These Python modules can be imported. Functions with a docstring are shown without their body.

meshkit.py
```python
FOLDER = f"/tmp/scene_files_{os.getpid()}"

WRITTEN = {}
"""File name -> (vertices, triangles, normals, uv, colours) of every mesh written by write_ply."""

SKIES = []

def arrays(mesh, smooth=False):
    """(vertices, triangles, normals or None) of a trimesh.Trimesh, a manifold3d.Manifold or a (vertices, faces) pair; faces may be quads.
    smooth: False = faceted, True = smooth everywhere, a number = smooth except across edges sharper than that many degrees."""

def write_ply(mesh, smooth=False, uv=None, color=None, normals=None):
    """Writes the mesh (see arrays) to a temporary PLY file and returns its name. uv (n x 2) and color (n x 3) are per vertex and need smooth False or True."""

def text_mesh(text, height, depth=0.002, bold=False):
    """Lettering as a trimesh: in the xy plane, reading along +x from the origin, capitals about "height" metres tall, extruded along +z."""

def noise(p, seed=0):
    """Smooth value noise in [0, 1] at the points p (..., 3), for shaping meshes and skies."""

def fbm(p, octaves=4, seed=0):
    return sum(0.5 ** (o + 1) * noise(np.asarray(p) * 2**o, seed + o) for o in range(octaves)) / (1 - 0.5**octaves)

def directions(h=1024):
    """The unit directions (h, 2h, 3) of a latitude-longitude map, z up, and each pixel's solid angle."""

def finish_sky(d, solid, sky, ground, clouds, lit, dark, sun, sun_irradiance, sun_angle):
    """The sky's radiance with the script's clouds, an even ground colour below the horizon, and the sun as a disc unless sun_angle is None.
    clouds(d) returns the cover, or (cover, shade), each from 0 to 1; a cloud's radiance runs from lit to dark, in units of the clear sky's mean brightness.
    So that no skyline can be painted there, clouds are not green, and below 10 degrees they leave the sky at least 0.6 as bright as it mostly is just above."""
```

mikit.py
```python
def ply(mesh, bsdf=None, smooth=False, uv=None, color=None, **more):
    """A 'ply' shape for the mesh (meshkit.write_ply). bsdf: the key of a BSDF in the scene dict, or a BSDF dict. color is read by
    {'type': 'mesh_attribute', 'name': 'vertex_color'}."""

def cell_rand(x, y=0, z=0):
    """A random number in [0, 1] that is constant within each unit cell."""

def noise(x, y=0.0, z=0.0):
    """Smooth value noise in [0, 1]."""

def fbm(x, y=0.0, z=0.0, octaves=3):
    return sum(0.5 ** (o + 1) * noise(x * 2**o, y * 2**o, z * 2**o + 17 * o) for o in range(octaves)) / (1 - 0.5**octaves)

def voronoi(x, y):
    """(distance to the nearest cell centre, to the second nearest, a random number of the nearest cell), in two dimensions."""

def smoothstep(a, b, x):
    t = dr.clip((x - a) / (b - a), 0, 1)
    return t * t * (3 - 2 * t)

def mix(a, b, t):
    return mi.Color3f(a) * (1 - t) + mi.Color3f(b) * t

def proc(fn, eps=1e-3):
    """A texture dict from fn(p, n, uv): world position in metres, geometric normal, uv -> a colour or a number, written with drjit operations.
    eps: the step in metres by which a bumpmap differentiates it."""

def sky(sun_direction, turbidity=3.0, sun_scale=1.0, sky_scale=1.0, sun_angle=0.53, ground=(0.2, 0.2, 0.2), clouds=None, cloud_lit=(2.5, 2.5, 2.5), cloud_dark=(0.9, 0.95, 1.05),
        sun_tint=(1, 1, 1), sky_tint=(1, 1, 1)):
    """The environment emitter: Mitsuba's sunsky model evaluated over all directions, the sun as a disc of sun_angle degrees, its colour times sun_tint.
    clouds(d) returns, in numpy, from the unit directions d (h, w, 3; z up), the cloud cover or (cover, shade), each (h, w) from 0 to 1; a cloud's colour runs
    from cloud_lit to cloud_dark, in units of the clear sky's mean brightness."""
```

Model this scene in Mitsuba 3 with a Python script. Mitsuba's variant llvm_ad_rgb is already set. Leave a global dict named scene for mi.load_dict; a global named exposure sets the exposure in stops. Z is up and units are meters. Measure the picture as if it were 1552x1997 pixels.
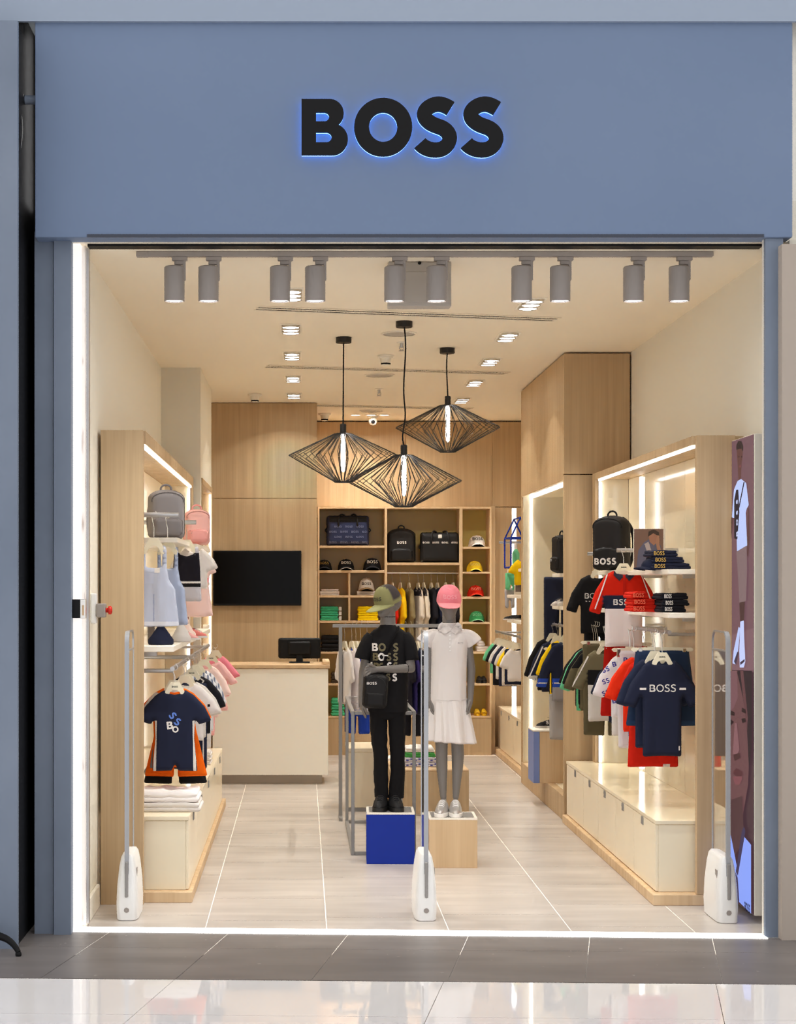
import math, random
import numpy as np, trimesh, mitsuba as mi, drjit as dr
import manifold3d as m3
import shapely, shapely.geometry as sg
from shapely import affinity
from shapely.ops import unary_union
from scipy.spatial import Delaunay
import mikit, meshkit
from mikit import ply, proc, noise, fbm, smoothstep, mix, cell_rand
T = mi.ScalarTransform4f
random.seed(5); RNG = np.random.default_rng(5)
scene, labels = {}, {}

# ---------------------------------------------------------------- camera
EYE, FOC = 1.70, 3300.0            # eye height in metres; focal length in pixels of the 1552 x 1997 frame
scene['camera'] = {'type': 'perspective', 'fov_axis': 'x', 'fov': 2 * math.degrees(math.atan(776 / FOC)),
    'principal_point_offset_x': (776 - 590) / 1552, 'principal_point_offset_y': (998.5 - 1140) / 1997,
    'near_clip': 0.05, 'far_clip': 100.0, 'to_world': T().look_at(origin=[0, 0, EYE], target=[0, 1, EYE], up=[0, 0, 1])}
exposure = 0.0
# ---------------------------------------------------------------- light of the mall hall and of the lamps
scene['hall_light'] = {'type': 'constant', 'radiance': {'type': 'rgb', 'value': [1.06, 1.05, 1.06]}, 'sampling_weight': 14.0}
LAMP = np.array([1.0, 0.985, 0.925])
L_DOWN, L_SPOT, L_STRIP, L_BULB = 14.0, 12.0, 4.2, 10.0      # what the lens faces give off
BEAM_DOWN, BEAM_TRACK = 5.2, 2.4                             # candle power of the beams of the downlights and track spots

# ---------------------------------------------------------------- measuring: d is a depth unit, world y = d * S
S = FOC / 2800.0
def X(px, d): return (px - 590) * d / 2800.0
def Z(py, d): return EYE - (py - 1140) * d / 2800.0
def Y(d): return d * S
def floor_d(py): return EYE * 2800.0 / (py - 1140)
def C(r, g, b):
    c = np.array([r, g, b]) / 255.0
    return np.where(c <= 0.04045, c / 12.92, ((c + 0.055) / 1.055) ** 2.4)

def CL(r, g, b): return [float(v) for v in C(r, g, b)]
# ---------------------------------------------------------------- keys, things, parts
def free(key):
    if key not in scene and key not in labels and not any(k.startswith(key + '__') for k in scene): return key
    n = 1
    while True:
        k = f'{key}_{n:03d}'
        if k not in scene and k not in labels: return k
        n += 1
def thing(name, label, cat, group=None):
    k = free(name); labels[k] = {'label': label, 'category': cat}
    if group: labels[k]['group'] = group
    return k
def put(key, mesh, mat, smooth=False, col=None, emit=None, weight=1.0):
    more = {}
    if emit is not None:
        more['emitter'] = {'type': 'area', 'radiance': {'type': 'rgb', 'value': [float(x) for x in emit]}, 'sampling_weight': weight}
    if col is not None:
        v, f, n = meshkit.arrays(mesh, False)
        mesh = trimesh.Trimesh(v, f, process=False)
        col = np.asarray(col, float)
        if col.ndim == 1: col = np.tile(col, (len(v), 1))
        scene[key] = ply(mesh, mat, smooth=bool(smooth), color=col, **more)
    else:
        scene[key] = ply(mesh, mat, smooth=smooth, **more)
    return key
def part(parent, name, mesh, mat, smooth=False, col=None, emit=None, label=None, weight=1.0, kind=None):
    k = free(parent + '__' + name)
    put(k, mesh, mat, smooth, col, emit, weight)
    if label or kind: labels[k] = {}
    if label: labels[k]['label'] = label
    if kind: labels[k]['kind'] = kind
    return k
def single(name, label, cat, mesh, mat, smooth=False, col=None, group=None, emit=None):
    k = thing(name, label, cat, group)
    return put(k, mesh, mat, smooth, col, emit)
def struct(name, mesh, mat, label=None, smooth=False, col=None):
    k = free(name); put(k, mesh, mat, smooth, col)
    labels[k] = {'kind': 'structure'}
    if label: labels[k]['label'] = label
    return k

def beam(key, origin, target, power, cut=52, width=22):
    scene[free(key)] = {'type': 'spot', 'to_world': T().look_at(origin=[float(v) for v in origin], target=[float(v) for v in target], up=[0.01, 1, 0.02]), 'intensity': {'type': 'rgb', 'value': [float(v) for v in power * LAMP]}, 'cutoff_angle': cut, 'beam_width': width, 'sampling_weight': 2.5}
# ---------------------------------------------------------------- materials (each BSDF once)
def rgb(c): return {'type': 'rgb', 'value': [float(x) for x in c]}
def mat(name, base, rough=0.5, metal=0.0, spec=0.5, coat=0.0, sheen=0.0, bump=None, scale=0.001):
    b = {'type': 'principled', 'base_color': base if isinstance(base, dict) else rgb(base), 'roughness': rough, 'metallic': metal, 'specular': spec}
    if coat: b['clearcoat'] = coat; b['clearcoat_gloss'] = 0.95
    if sheen: b['sheen'] = sheen
    if bump is not None: b = {'type': 'bumpmap', 'arbitrary': bump, 'scale': scale, 'bsdf': b}
    scene[name] = {'type': 'twosided', 'bsdf': b}
    return name
VC = {'type': 'mesh_attribute', 'name': 'vertex_color'}
def f_wood(p, n, uv):
    g = fbm(p.x * 38, p.y * 38, p.z * 1.1, 3)
    q = noise(p.x * 170, p.y * 170, p.z * 3.0)
    w = noise(p.x * 6 + 3, p.y * 6, p.z * 0.5)
    t = dr.clip(0.62 * g + 0.18 * q + 0.3 * w - 0.05, 0, 1)
    return mix(CL(170, 140, 104), CL(208, 182, 145), t)
def f_pale(p, n, uv):
    g = fbm(p.x * 42, p.y * 42, p.z * 1.3, 3)
    w = noise(p.x * 7 + 3, p.y * 7, p.z * 0.7)
    return mix(CL(196, 164, 124), CL(226, 198, 160), dr.clip(.75 * g + .3 * w, 0, 1))
def f_tile(p, n, uv):
    a = fbm(p.x * 1.3 + 5, p.y * 3.6, 0.3, 4)
    b = fbm(p.x * 1.8, p.y * 15, 2.0, 3)
    t = dr.clip(0.1 + 0.9 * a + 0.3 * (b - 0.5), 0, 1)
    return mix(CL(154, 145, 137), CL(202, 194, 186), t)
def f_gray(p, n, uv):
    a = fbm(p.x * 1.7, p.y * 6, 1.3, 4)
    s = smoothstep(0.86, 0.93, noise(p.x * 41, p.y * 41, 1.7))
    return mix(mix(CL(94, 89, 87), CL(128, 122, 119), a), CL(165, 160, 156), s * 0.35)
def f_white_tile(p, n, uv):
    a = fbm(p.x * 1.1, p.y * 1.1, 0.7, 3)
    return mix(CL(228, 223, 219), CL(243, 240, 237), a)
def f_concrete(p, n, uv):
    a = fbm(p.x * 9, p.y * 9, p.z * 7, 4)
    return mix(CL(38, 36, 36), CL(84, 80, 78), a)
def f_paint(p, n, uv):
    a = fbm(p.x * 1.3, p.y * 1.3, p.z * 1.3, 4)
    return mix(CL(104, 122, 151), CL(116, 133, 161), a)
def f_post(p, n, uv):
    a = fbm(p.x * 3, p.y * 3, p.z * 2.2, 4)
    return mix(CL(108, 120, 138), CL(130, 141, 158), a)
def f_jamb(p, n, uv):
    a = fbm(p.x * 30, p.y * 30, p.z * 5, 4)
    return mix(CL(244, 240, 236), CL(190, 176, 168), smoothstep(0.55, 0.75, a))
mat('wall_paint', C(226, 221, 206), 0.85, spec=0.2)
mat('ceiling_paint', C(236, 226, 206), 0.9, spec=0.1)
mat('wood', proc(f_wood), 0.5, spec=0.3)
mat('floor_tile', proc(f_tile), 0.3, spec=0.45)
mat('grout', C(240, 232, 222), 0.9)
mat('gray_tile', proc(f_gray), 0.4, spec=0.4)
mat('gray_grout', C(150, 144, 138), 0.9)
mat('white_tile', proc(f_white_tile), 0.035, spec=0.8)
mat('brown_grout', C(120, 108, 100), 0.9)
mat('cream_lacquer', C(233, 221, 194), 0.22, spec=0.5)
mat('glossy_back', C(228, 216, 188), 0.1, spec=0.5)
mat('counter_paint', C(250, 248, 236), 0.55, spec=0.3)
mat('shelf_white', C(244, 238, 224), 0.35)
mat('olive_glass', C(196, 170, 98), 0.2, spec=0.3)
mat('yellow_glass', C(214, 198, 116), 0.2, spec=0.3)
mat('pale_wood', proc(f_pale), 0.5, spec=.3)
mat('fascia_paint', proc(f_paint), 0.6, spec=0.3)
mat('post_paint', proc(f_post), 0.55, spec=0.3)
mat('bulkhead_paint', C(150, 163, 181), 0.8)
mat('jamb_paint', proc(f_jamb), 0.6)
mat('concrete', proc(f_concrete), 0.95, spec=0.1)
mat('beige_wall', C(172, 160, 148), 0.8)
mat('dark_trim', C(52, 58, 72), 0.5)
mat('black', C(13, 13, 15), 0.5, spec=.2)
mat('black_gloss', C(5, 5, 6), 0.18, spec=.12)
mat('black_metal', C(34, 32, 32), 0.42, metal=0.3)
mat('silver', C(192, 192, 194), 0.35, metal=0.85)
mat('rack_metal', C(150, 148, 146), 0.45, metal=0.5)
mat('chrome', C(225, 222, 216), 0.15, metal=1.0)
mat('lamp_gray', C(150, 142, 136), 0.55)
mat('ceiling_gray', C(176, 168, 158), 0.7)
mat('white_plastic', C(236, 236, 234), 0.3)
mat('antenna_gray', C(172, 174, 178), 0.35, metal=0.3)
mat('cream_plastic', C(238, 230, 204), 0.4)
mat('blue_paint', C(22, 48, 150), 0.5, spec=.2)
mat('mannequin_gray', C(120, 115, 111), 0.42, spec=0.4)
mat('cloth', VC, 0.9, spec=0.15, sheen=0.25)
mat('nylon', VC, 0.55, spec=0.22)
mat('print', VC, 0.55, spec=0.3)
mat('painted', VC, 0.45, spec=0.4)
mat('silver_leather', C(205, 202, 200), 0.28, metal=0.65)
mat('lamp_face', C(230, 225, 215), 0.5)
scene['clear_glass'] = {'type': 'thindielectric', 'int_ior': 1.45}

# ---------------------------------------------------------------- shapes
def tm(v, f): return trimesh.Trimesh(np.asarray(v, float), np.asarray(f, int), process=False)
def cat(*ms):
    ms = [m for a in ms for m in (a if isinstance(a, (list, tuple)) else [a])]
    return trimesh.util.concatenate(ms)
def box(x0, x1, y0, y1, z0, z1, b=0.0):
    x0, x1 = sorted((x0, x1)); y0, y1 = sorted((y0, y1)); z0, z1 = sorted((z0, z1))
    if b <= 0:
        m = trimesh.creation.box(extents=[x1 - x0, y1 - y0, z1 - z0])
        m.apply_translation([(x0 + x1) / 2, (y0 + y1) / 2, (z0 + z1) / 2]); return m
    b = min(b, (x1 - x0) * .45, (y1 - y0) * .45, (z1 - z0) * .45)
    pts = []
    for sx in (0, 1):
        for sy in (0, 1):
            for sz in (0, 1):
                c = np.array([(x0, x1)[sx], (y0, y1)[sy], (z0, z1)[sz]])
                s = np.array([1 - 2 * sx, 1 - 2 * sy, 1 - 2 * sz]) * b
                for k in range(3):
                    p = c + s; p[k] = c[k]; pts.append(p)
    return trimesh.convex.convex_hull(np.array(pts))
def tube(pts, r, sides=8, closed=False, caps=True):
    p = np.asarray(pts, float); n = len(p)
    r = np.broadcast_to(np.asarray(r, float), (n,))
    t = (np.roll(p, -1, 0) - np.roll(p, 1, 0)) if closed else np.gradient(p, axis=0)
    t /= np.linalg.norm(t, axis=1, keepdims=True) + 1e-12
    a = np.cross(t[0], [0, 0, 1.0] if abs(t[0][2]) < .9 else [1.0, 0, 0]); a /= np.linalg.norm(a)
    A = []
    for i in range(n):
        a = a - t[i] * (a @ t[i]); a /= np.linalg.norm(a) + 1e-12; A.append(a)
    A = np.array(A); B = np.cross(t, A)
    ang = np.arange(sides) * 2 * np.pi / sides
    v = (p[:, None] + r[:, None, None] * (np.cos(ang)[None, :, None] * A[:, None] + np.sin(ang)[None, :, None] * B[:, None])).reshape(-1, 3)
    f = []
    m = n if closed else n - 1
    for i in range(m):
        for j in range(sides):
            a0, a1 = i * sides + j, i * sides + (j + 1) % sides
            b0, b1 = ((i + 1) % n) * sides + j, ((i + 1) % n) * sides + (j + 1) % sides
            f += [[a0, a1, b1], [a0, b1, b0]]
    if caps and not closed:
        v = np.vstack([v, p[:1], p[-1:]]); c0, c1 = len(v) - 2, len(v) - 1
        for j in range(sides):
            f += [[c0, (j + 1) % sides, j], [c1, (n - 1) * sides + j, (n - 1) * sides + (j + 1) % sides]]
    return tm(v, f)
def smooth_path(pts, n=24):
    from scipy.interpolate import CubicSpline
    p = np.asarray(pts, float); t = np.r_[0, np.cumsum(np.linalg.norm(np.diff(p, axis=0), axis=1))]
    return CubicSpline(t, p)(np.linspace(0, t[-1], n))
def lathe(prof, c=(0, 0, 0), seg=32, caps=True):
    prof = np.asarray(prof, float); n = len(prof); ang = np.arange(seg) * 2 * np.pi / seg
    v = np.stack([prof[:, :1] * np.cos(ang), prof[:, :1] * np.sin(ang), np.repeat(prof[:, 1:], seg, 1)], -1).reshape(-1, 3)
    f = []
    for i in range(n - 1):
        for j in range(seg):
            a0, a1, b0, b1 = i * seg + j, i * seg + (j + 1) % seg, (i + 1) * seg + j, (i + 1) * seg + (j + 1) % seg
            f += [[a0, a1, b1], [a0, b1, b0]]
    if caps:
        v = np.vstack([v, [[0, 0, prof[0, 1]], [0, 0, prof[-1, 1]]]]); c0, c1 = len(v) - 2, len(v) - 1
        for j in range(seg):
            f += [[c0, (j + 1) % seg, j], [c1, (n - 1) * seg + j, (n - 1) * seg + (j + 1) % seg]]
    v = v + np.asarray(c, float)
    m = tm(v, f)
    if m.volume < 0: m.invert()
    return m
def loft(rings, caps=True):
    """rings: (n, m, 3) points, each ring closed."""
    R = np.asarray(rings, float); n, m, _ = R.shape; v = R.reshape(-1, 3); f = []
    for i in range(n - 1):
        for j in range(m):
            a0, a1, b0, b1 = i * m + j, i * m + (j + 1) % m, (i + 1) * m + j, (i + 1) * m + (j + 1) % m
            f += [[a0, a1, b1], [a0, b1, b0]]
    if caps:
        v = np.vstack([v, R[0].mean(0), R[-1].mean(0)]); c0, c1 = len(v) - 2, len(v) - 1
        for j in range(m):
            f += [[c0, (j + 1) % m, j], [c1, (n - 1) * m + j, (n - 1) * m + (j + 1) % m]]
    o = tm(v, f)
    if o.volume < 0: o.invert()
    return o
def geoms(g): return [q for q in getattr(g, 'geoms', [g]) if q.geom_type == 'Polygon' and q.area > 1e-9]
def extr(poly, h):
    """polygon in xy, extruded along +z"""
    return cat([trimesh.creation.extrude_polygon(q, h, engine='earcut') for q in geoms(poly)])
def extr_xz(poly, y0, y1):
    """polygon given in (x, z), from y0 to y1 (y0 < y1)"""
    m = extr(poly, y1 - y0)
    v = m.vertices; return tm(np.stack([v[:, 0], y1 - v[:, 2], v[:, 1]], 1), m.faces)
def extr_yz(poly, x0, x1):
    m = extr(poly, x1 - x0); v = m.vertices
    return tm(np.stack([x0 + v[:, 2], v[:, 0], v[:, 1]], 1), m.faces)
def extr_xy(poly, z0, z1):
    m = extr(poly, z1 - z0); m.apply_translation([0, 0, z0]); return m
def rrect(x0, x1, y0, y1, r, q=6): return sg.box(x0 + r, y0 + r, x1 - r, y1 - r).buffer(r, quad_segs=q)
def rot(mesh, deg, axis=(0, 0, 1), at=(0, 0, 0)):
    m = mesh.copy(); m.apply_transform(trimesh.transformations.rotation_matrix(math.radians(deg), axis, at)); return m
def move(mesh, x=0, y=0, z=0):
    m = mesh.copy(); m.apply_translation([x, y, z]); return m
def disc(c, r, seg=24, up=False):
    a = np.arange(seg) * 2 * np.pi / seg
    v = np.vstack([np.stack([np.cos(a) * r, np.sin(a) * r, a * 0], 1), [[0, 0, 0]]]) + np.asarray(c, float)
    f = np.stack([(np.arange(seg) + 1) % seg, np.arange(seg), np.full(seg, seg)], 1)
    return tm(v, f[:, ::-1] if up else f)
def hull_balls(balls, seg=14):
    return m3.Manifold.batch_hull([m3.Manifold.sphere(r, seg).translate([float(a) for a in c]) for c, r in balls])
def soft(man, length=0.008, n=10):
    man = man.refine_to_length(length); mm = man.to_mesh()
    t = trimesh.Trimesh(mm.vert_properties[:, :3], mm.tri_verts, process=True)
    if n: trimesh.smoothing.filter_taubin(t, lamb=0.5, nu=0.52, iterations=n)
    return t
def rbox(x0, x1, y0, y1, z0, z1, r):
    return hull_balls([((x, y, z), r) for x in (x0 + r, x1 - r) for y in (y0 + r, y1 - r) for z in (z0 + r, z1 - r)], 12)

# ---------------------------------------------------------------- block lettering (bold geometric capitals), unit cap height
def arc(cx, cy, rx, ry, a0, a1, n=24):
    a = np.radians(np.linspace(a0, a1, n)); return [(cx + rx * math.cos(t), cy + ry * math.sin(t)) for t in a]
def pill(x0, x1, y0, y1):
    r = (y1 - y0) / 2
    return unary_union([sg.box(x0, y0, x1 - r, y1), sg.Point(x1 - r, y0 + r).buffer(r, quad_segs=16)])
def _B(w):
    k = (w - .258) / 2
    body = unary_union([pill(0, .755, .49, 1), pill(0, .83, 0, .56), sg.box(0, .3, .3, .7)])
    return body.difference(pill(w, .495 - k, .598 + k, .766 - k)).difference(pill(w, .54 - k, .223 + k * .8, .408 - k)), .83
def _O(w):
    o = affinity.translate(sg.Point(0, 0).buffer(.52, quad_segs=32), .52, .5)
    return o.difference(affinity.translate(affinity.scale(sg.Point(0, 0).buffer(1, quad_segs=32), .52 - w * 1.03, .52 - w * .97), .52, .5)), 1.04
SPINE = [(1095, 187), (1060, 170), (1010, 160), (955, 175), (917, 218), (932, 262), (985, 292), (1042, 319), (1080, 348), (1090, 388), (1068, 434), (1010, 461), (948, 452), (892, 418)]
def _S(w):
    from scipy.interpolate import splprep, splev
    k = (.258 - w) / 2
    p = np.array([((x - 868) / 368, (495 - y) / 368) for x, y in SPINE])
    c = np.array([.367, .5]); p = c + (p - c) * (1 + k * np.array([2.6, 2.4]))
    tck, _ = splprep(p.T, s=0.0008, k=3)
    q = np.array(splev(np.linspace(0, 1, 80), tck)).T
    return sg.LineString(q).buffer(w / 2, cap_style='flat', join_style='round'), .734
def _I(w): return sg.box(0, 0, w, 1), w
LET = {}
def letter(ch, w=.258):
    if (ch, w) not in LET:
        LET[(ch, w)] = {'B': _B, 'O': _O, 'S': _S, 'I': _I}[ch](w)
    return LET[(ch, w)]
def word(txt='BOSS', h=.05, w=.258, gap=.112, center=True):
    x, out = 0, []
    for ch in txt:
        if ch == ' ': x += .75 + gap; continue
        g, a = letter(ch, w); out.append(affinity.translate(g, x, 0)); x += a + gap
    g = unary_union(out)
    g = affinity.scale(g, h, h, origin=(0, 0))
    if center: g = affinity.translate(g, -(x - gap) * h / 2, -h / 2)
    return g
def tri2d(poly):
    vs, fs, k = [], [], 0
    for q in geoms(poly):
        v, f = trimesh.creation.triangulate_polygon(q, engine='earcut')
        vs.append(v); fs.append(np.asarray(f) + k); k += len(v)
    return np.vstack(vs), np.vstack(fs)

# ---------------------------------------------------------------- a flat-cut soft thing (garment, bag): outline in (x, z), front towards -y
class Soft:
    def __init__(self, poly, thick=.016, round_=.03, fold=.006, fx=16., fz=2.5, seed=0, res=.014, boxy=2.0):
        self.p = poly.buffer(.006).buffer(-.012).buffer(.006) if thick < .04 else poly
        self.p = max(geoms(self.p), key=lambda g: g.area)
        self.th, self.rd, self.fo, self.fx, self.fz, self.seed, self.res, self.boxy = thick, round_, fold, fx, fz, seed, res, boxy
        self.top = self.p.bounds[3]; self.h = self.top - self.p.bounds[1]
        shapely.prepare(self.p)
    def wave(self, x, z):
        x, z = np.asarray(x, float), np.asarray(z, float)
        q = np.stack([x * self.fx + self.seed * 7.3, np.full_like(x, self.seed * 1.7), z * self.fz], -1)
        g = np.clip((self.top - z) / self.h, 0, 1)
        return self.fo * (meshkit.fbm(q, 2, self.seed) - .5) * 2 * (.35 + .9 * g)
    def t(self, x, z):
        d = shapely.distance(shapely.points(x, z), self.p.boundary)
        u = np.clip(d / self.rd, 0, 1)
        return self.th * (1 - (1 - u) ** self.boxy) ** (1 / self.boxy)
    def front(self, x, z): return self.wave(x, z) - self.t(x, z)
    def mesh(self):
        r = self.res
        def dens(ring):
            n = max(8, int(ring.length / r)); return np.array([ring.interpolate(i / n, normalized=True).coords[0] for i in range(n)])
        corners = [np.array(q.coords)[:-1] for q in [self.p.exterior.simplify(.002)]]
        rings = [dens(q) for q in [self.p.exterior, *self.p.interiors]]
        b = np.vstack(rings)
        x0, y0, x1, y1 = self.p.bounds
        gx, gz = np.meshgrid(np.arange(x0, x1, r), np.arange(y0, y1, r))
        gx = gx + (np.arange(gx.shape[0]) % 2)[:, None] * r / 2
        g = np.stack([gx.ravel(), gz.ravel()], 1)
        pts = shapely.points(g)
        ok = shapely.contains(self.p, pts); g, pts = g[ok], pts[ok]
        g = g[shapely.distance(pts, self.p.boundary) > r * .55]
        a = np.vstack([b, g]); tri = Delaunay(a).simplices
        c = a[tri].mean(1); tri = tri[shapely.contains(self.p, shapely.points(c))]
        e1, e2 = a[tri[:, 1]] - a[tri[:, 0]], a[tri[:, 2]] - a[tri[:, 0]]
        ar = e1[:, 0] * e2[:, 1] - e1[:, 1] * e2[:, 0]
        tri = np.where((ar < 0)[:, None], tri[:, ::-1], tri); tri = tri[np.abs(ar) > 1e-10]
        nb, n = len(b), len(a)
        w = self.wave(a[:, 0], a[:, 1]); t = self.t(a[:, 0], a[:, 1]); t[:nb] = 0
        F = np.stack([a[:, 0], w - t, a[:, 1]], 1); B = np.stack([a[nb:, 0], (w + t)[nb:], a[nb:, 1]], 1)
        back = np.where(tri < nb, tri, tri + n - nb)[:, ::-1]
        return tm(np.vstack([F, B]), np.vstack([tri, back]))
    def patch(self, poly, lift=.0015, res=None):
        """flat print laid on the front"""
        poly = poly.intersection(self.p.buffer(-.001))
        if poly.is_empty: return None
        res = res or self.res
        big = max(poly.bounds[2] - poly.bounds[0], poly.bounds[3] - poly.bounds[1]) > 2.2 * res
        if big:
            cells = []
            x0, y0, x1, y1 = poly.bounds
            nx, nz = max(1, int((x1 - x0) / res)), max(1, int((y1 - y0) / res))
            for i in range(nx):
                for j in range(nz):
                    q = poly.intersection(sg.box(x0 + (x1 - x0) * i / nx, y0 + (y1 - y0) * j / nz, x0 + (x1 - x0) * (i + 1) / nx, y0 + (y1 - y0) * (j + 1) / nz))
                    cells += geoms(q)
            if not cells: return None
            vf = [tri2d(c) for c in cells]; k = 0; vs, fs = [], []
            for v, f in vf: vs.append(v); fs.append(f + k); k += len(v)
            v, f = np.vstack(vs), np.vstack(fs)
        else:
            v, f = tri2d(poly)
        y = self.front(v[:, 0], v[:, 1]) - lift
        return tm(np.stack([v[:, 0], y, v[:, 1]], 1), f)
def placed(mesh, x, y, z, rz=0.0, tilt=0.0, lean=0.0):
    m = mesh.copy()
    if tilt: m.apply_transform(trimesh.transformations.rotation_matrix(math.radians(tilt), [0, 1, 0]))
    if lean: m.apply_transform(trimesh.transformations.rotation_matrix(math.radians(lean), [1, 0, 0]))
    if rz: m.apply_transform(trimesh.transformations.rotation_matrix(math.radians(rz), [0, 0, 1]))
    m.apply_translation([x, y, z]); return m

# ================================================================ THE SHELL
CEIL = 3.37
XL, XR = -1.09, 2.36
# --- floors
struct('floor', box(-1.3, 2.6, Y(6.6), Y(14.9), -.05, -.0009), 'grout')
inside = sg.Polygon([(-1.09, Y(7.06)), (2.36, Y(6.93)), (2.36, Y(14.65)), (-1.09, Y(14.65))])
starts = {-3: 9.5, -2: 9.3, -1: 9.76, 0: 9.84, 1: 9.32, 2: 9.6, 3: 9.9}
for i in range(-3, 5):
    x0 = .119 + .6 * i
    y0 = starts.get(i, 9.6) - .6 * 4
    for j in range(16):
        q = sg.box(x0, y0 + .6 * j, x0 + .6, y0 + .6 * (j + 1)).intersection(inside).buffer(-.0024, join_style='mitre')
        for g in geoms(q): part('floor', 'tile', extr_xy(g, -.012, 0), 'floor_tile')
# --- the grey apron and the white hall floor outside: seams run a little askew to the shop front
SK = .2268 / S
def skew(xs, ys, xe=None):  # cells between lines x = x0 + SK * y and straight rows
    for x0, x1 in zip(xs[:-1], xs[1:]):
        for (ya, sa), (yb, sb) in zip(ys[:-1], ys[1:]):
            P4 = [(x0, 0), (x1, 0), (x1, 20), (x0, 20)]
            par = sg.Polygon([(x0 + SK * -5, -5), (x1 + SK * -5, -5), (x1 + SK * 20, 20), (x0 + SK * 20, 20)])
            row = sg.Polygon([(-4, ya - 4 * sa), (6, ya + 6 * sa), (6, yb + 6 * sb), (-4, yb - 4 * sb)])
            yield par.intersection(row)
SL = -.042 * S  # slope of the threshold in plan
y_t, y_m = Y(7.02) , Y(6.165)
struct('apron_floor', box(-3.5, 4.5, y_m - .3, y_t + .35, -.05, -.0025), 'gray_grout')
b0 = -1.018 - .2268 * 6.7
gx = [b0 + .588 * k for k in range(-4, 8)]
gx = [g for g in gx]
rows = [(y_m + .004, SL * .7), (Y(6.70), SL * .8), (y_t - .02, SL)]
apron_zone = sg.box(-3.2, 0, 4.0, 20)
for q in skew(gx, rows):
    for g in geoms(q.intersection(apron_zone).buffer(-.0015, join_style='mitre')): part('apron_floor', 'tile', extr_xy(g, -.012, 0), 'gray_tile')
struct('hall_floor', box(-6, 8, -3.5, y_m + .12, -.06, -.006), 'brown_grout')
b1 = -.552 - .2268 * 6.182
hx = [b1 + 1.1635 * k for k in range(-5, 7)]
hrows = [(Y(5.66) - 1.2 * k, SL * .7) for k in range(7, -1, -1)] + [(y_m, SL * .7)]
for q in skew(hx, hrows):
    for g in geoms(q.intersection(sg.box(-5.5, -3, 7.5, 20)).buffer(-.0016, join_style='mitre')): part('hall_floor', 'tile', extr_xy(g, -.012, -.001), 'white_tile')
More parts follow.
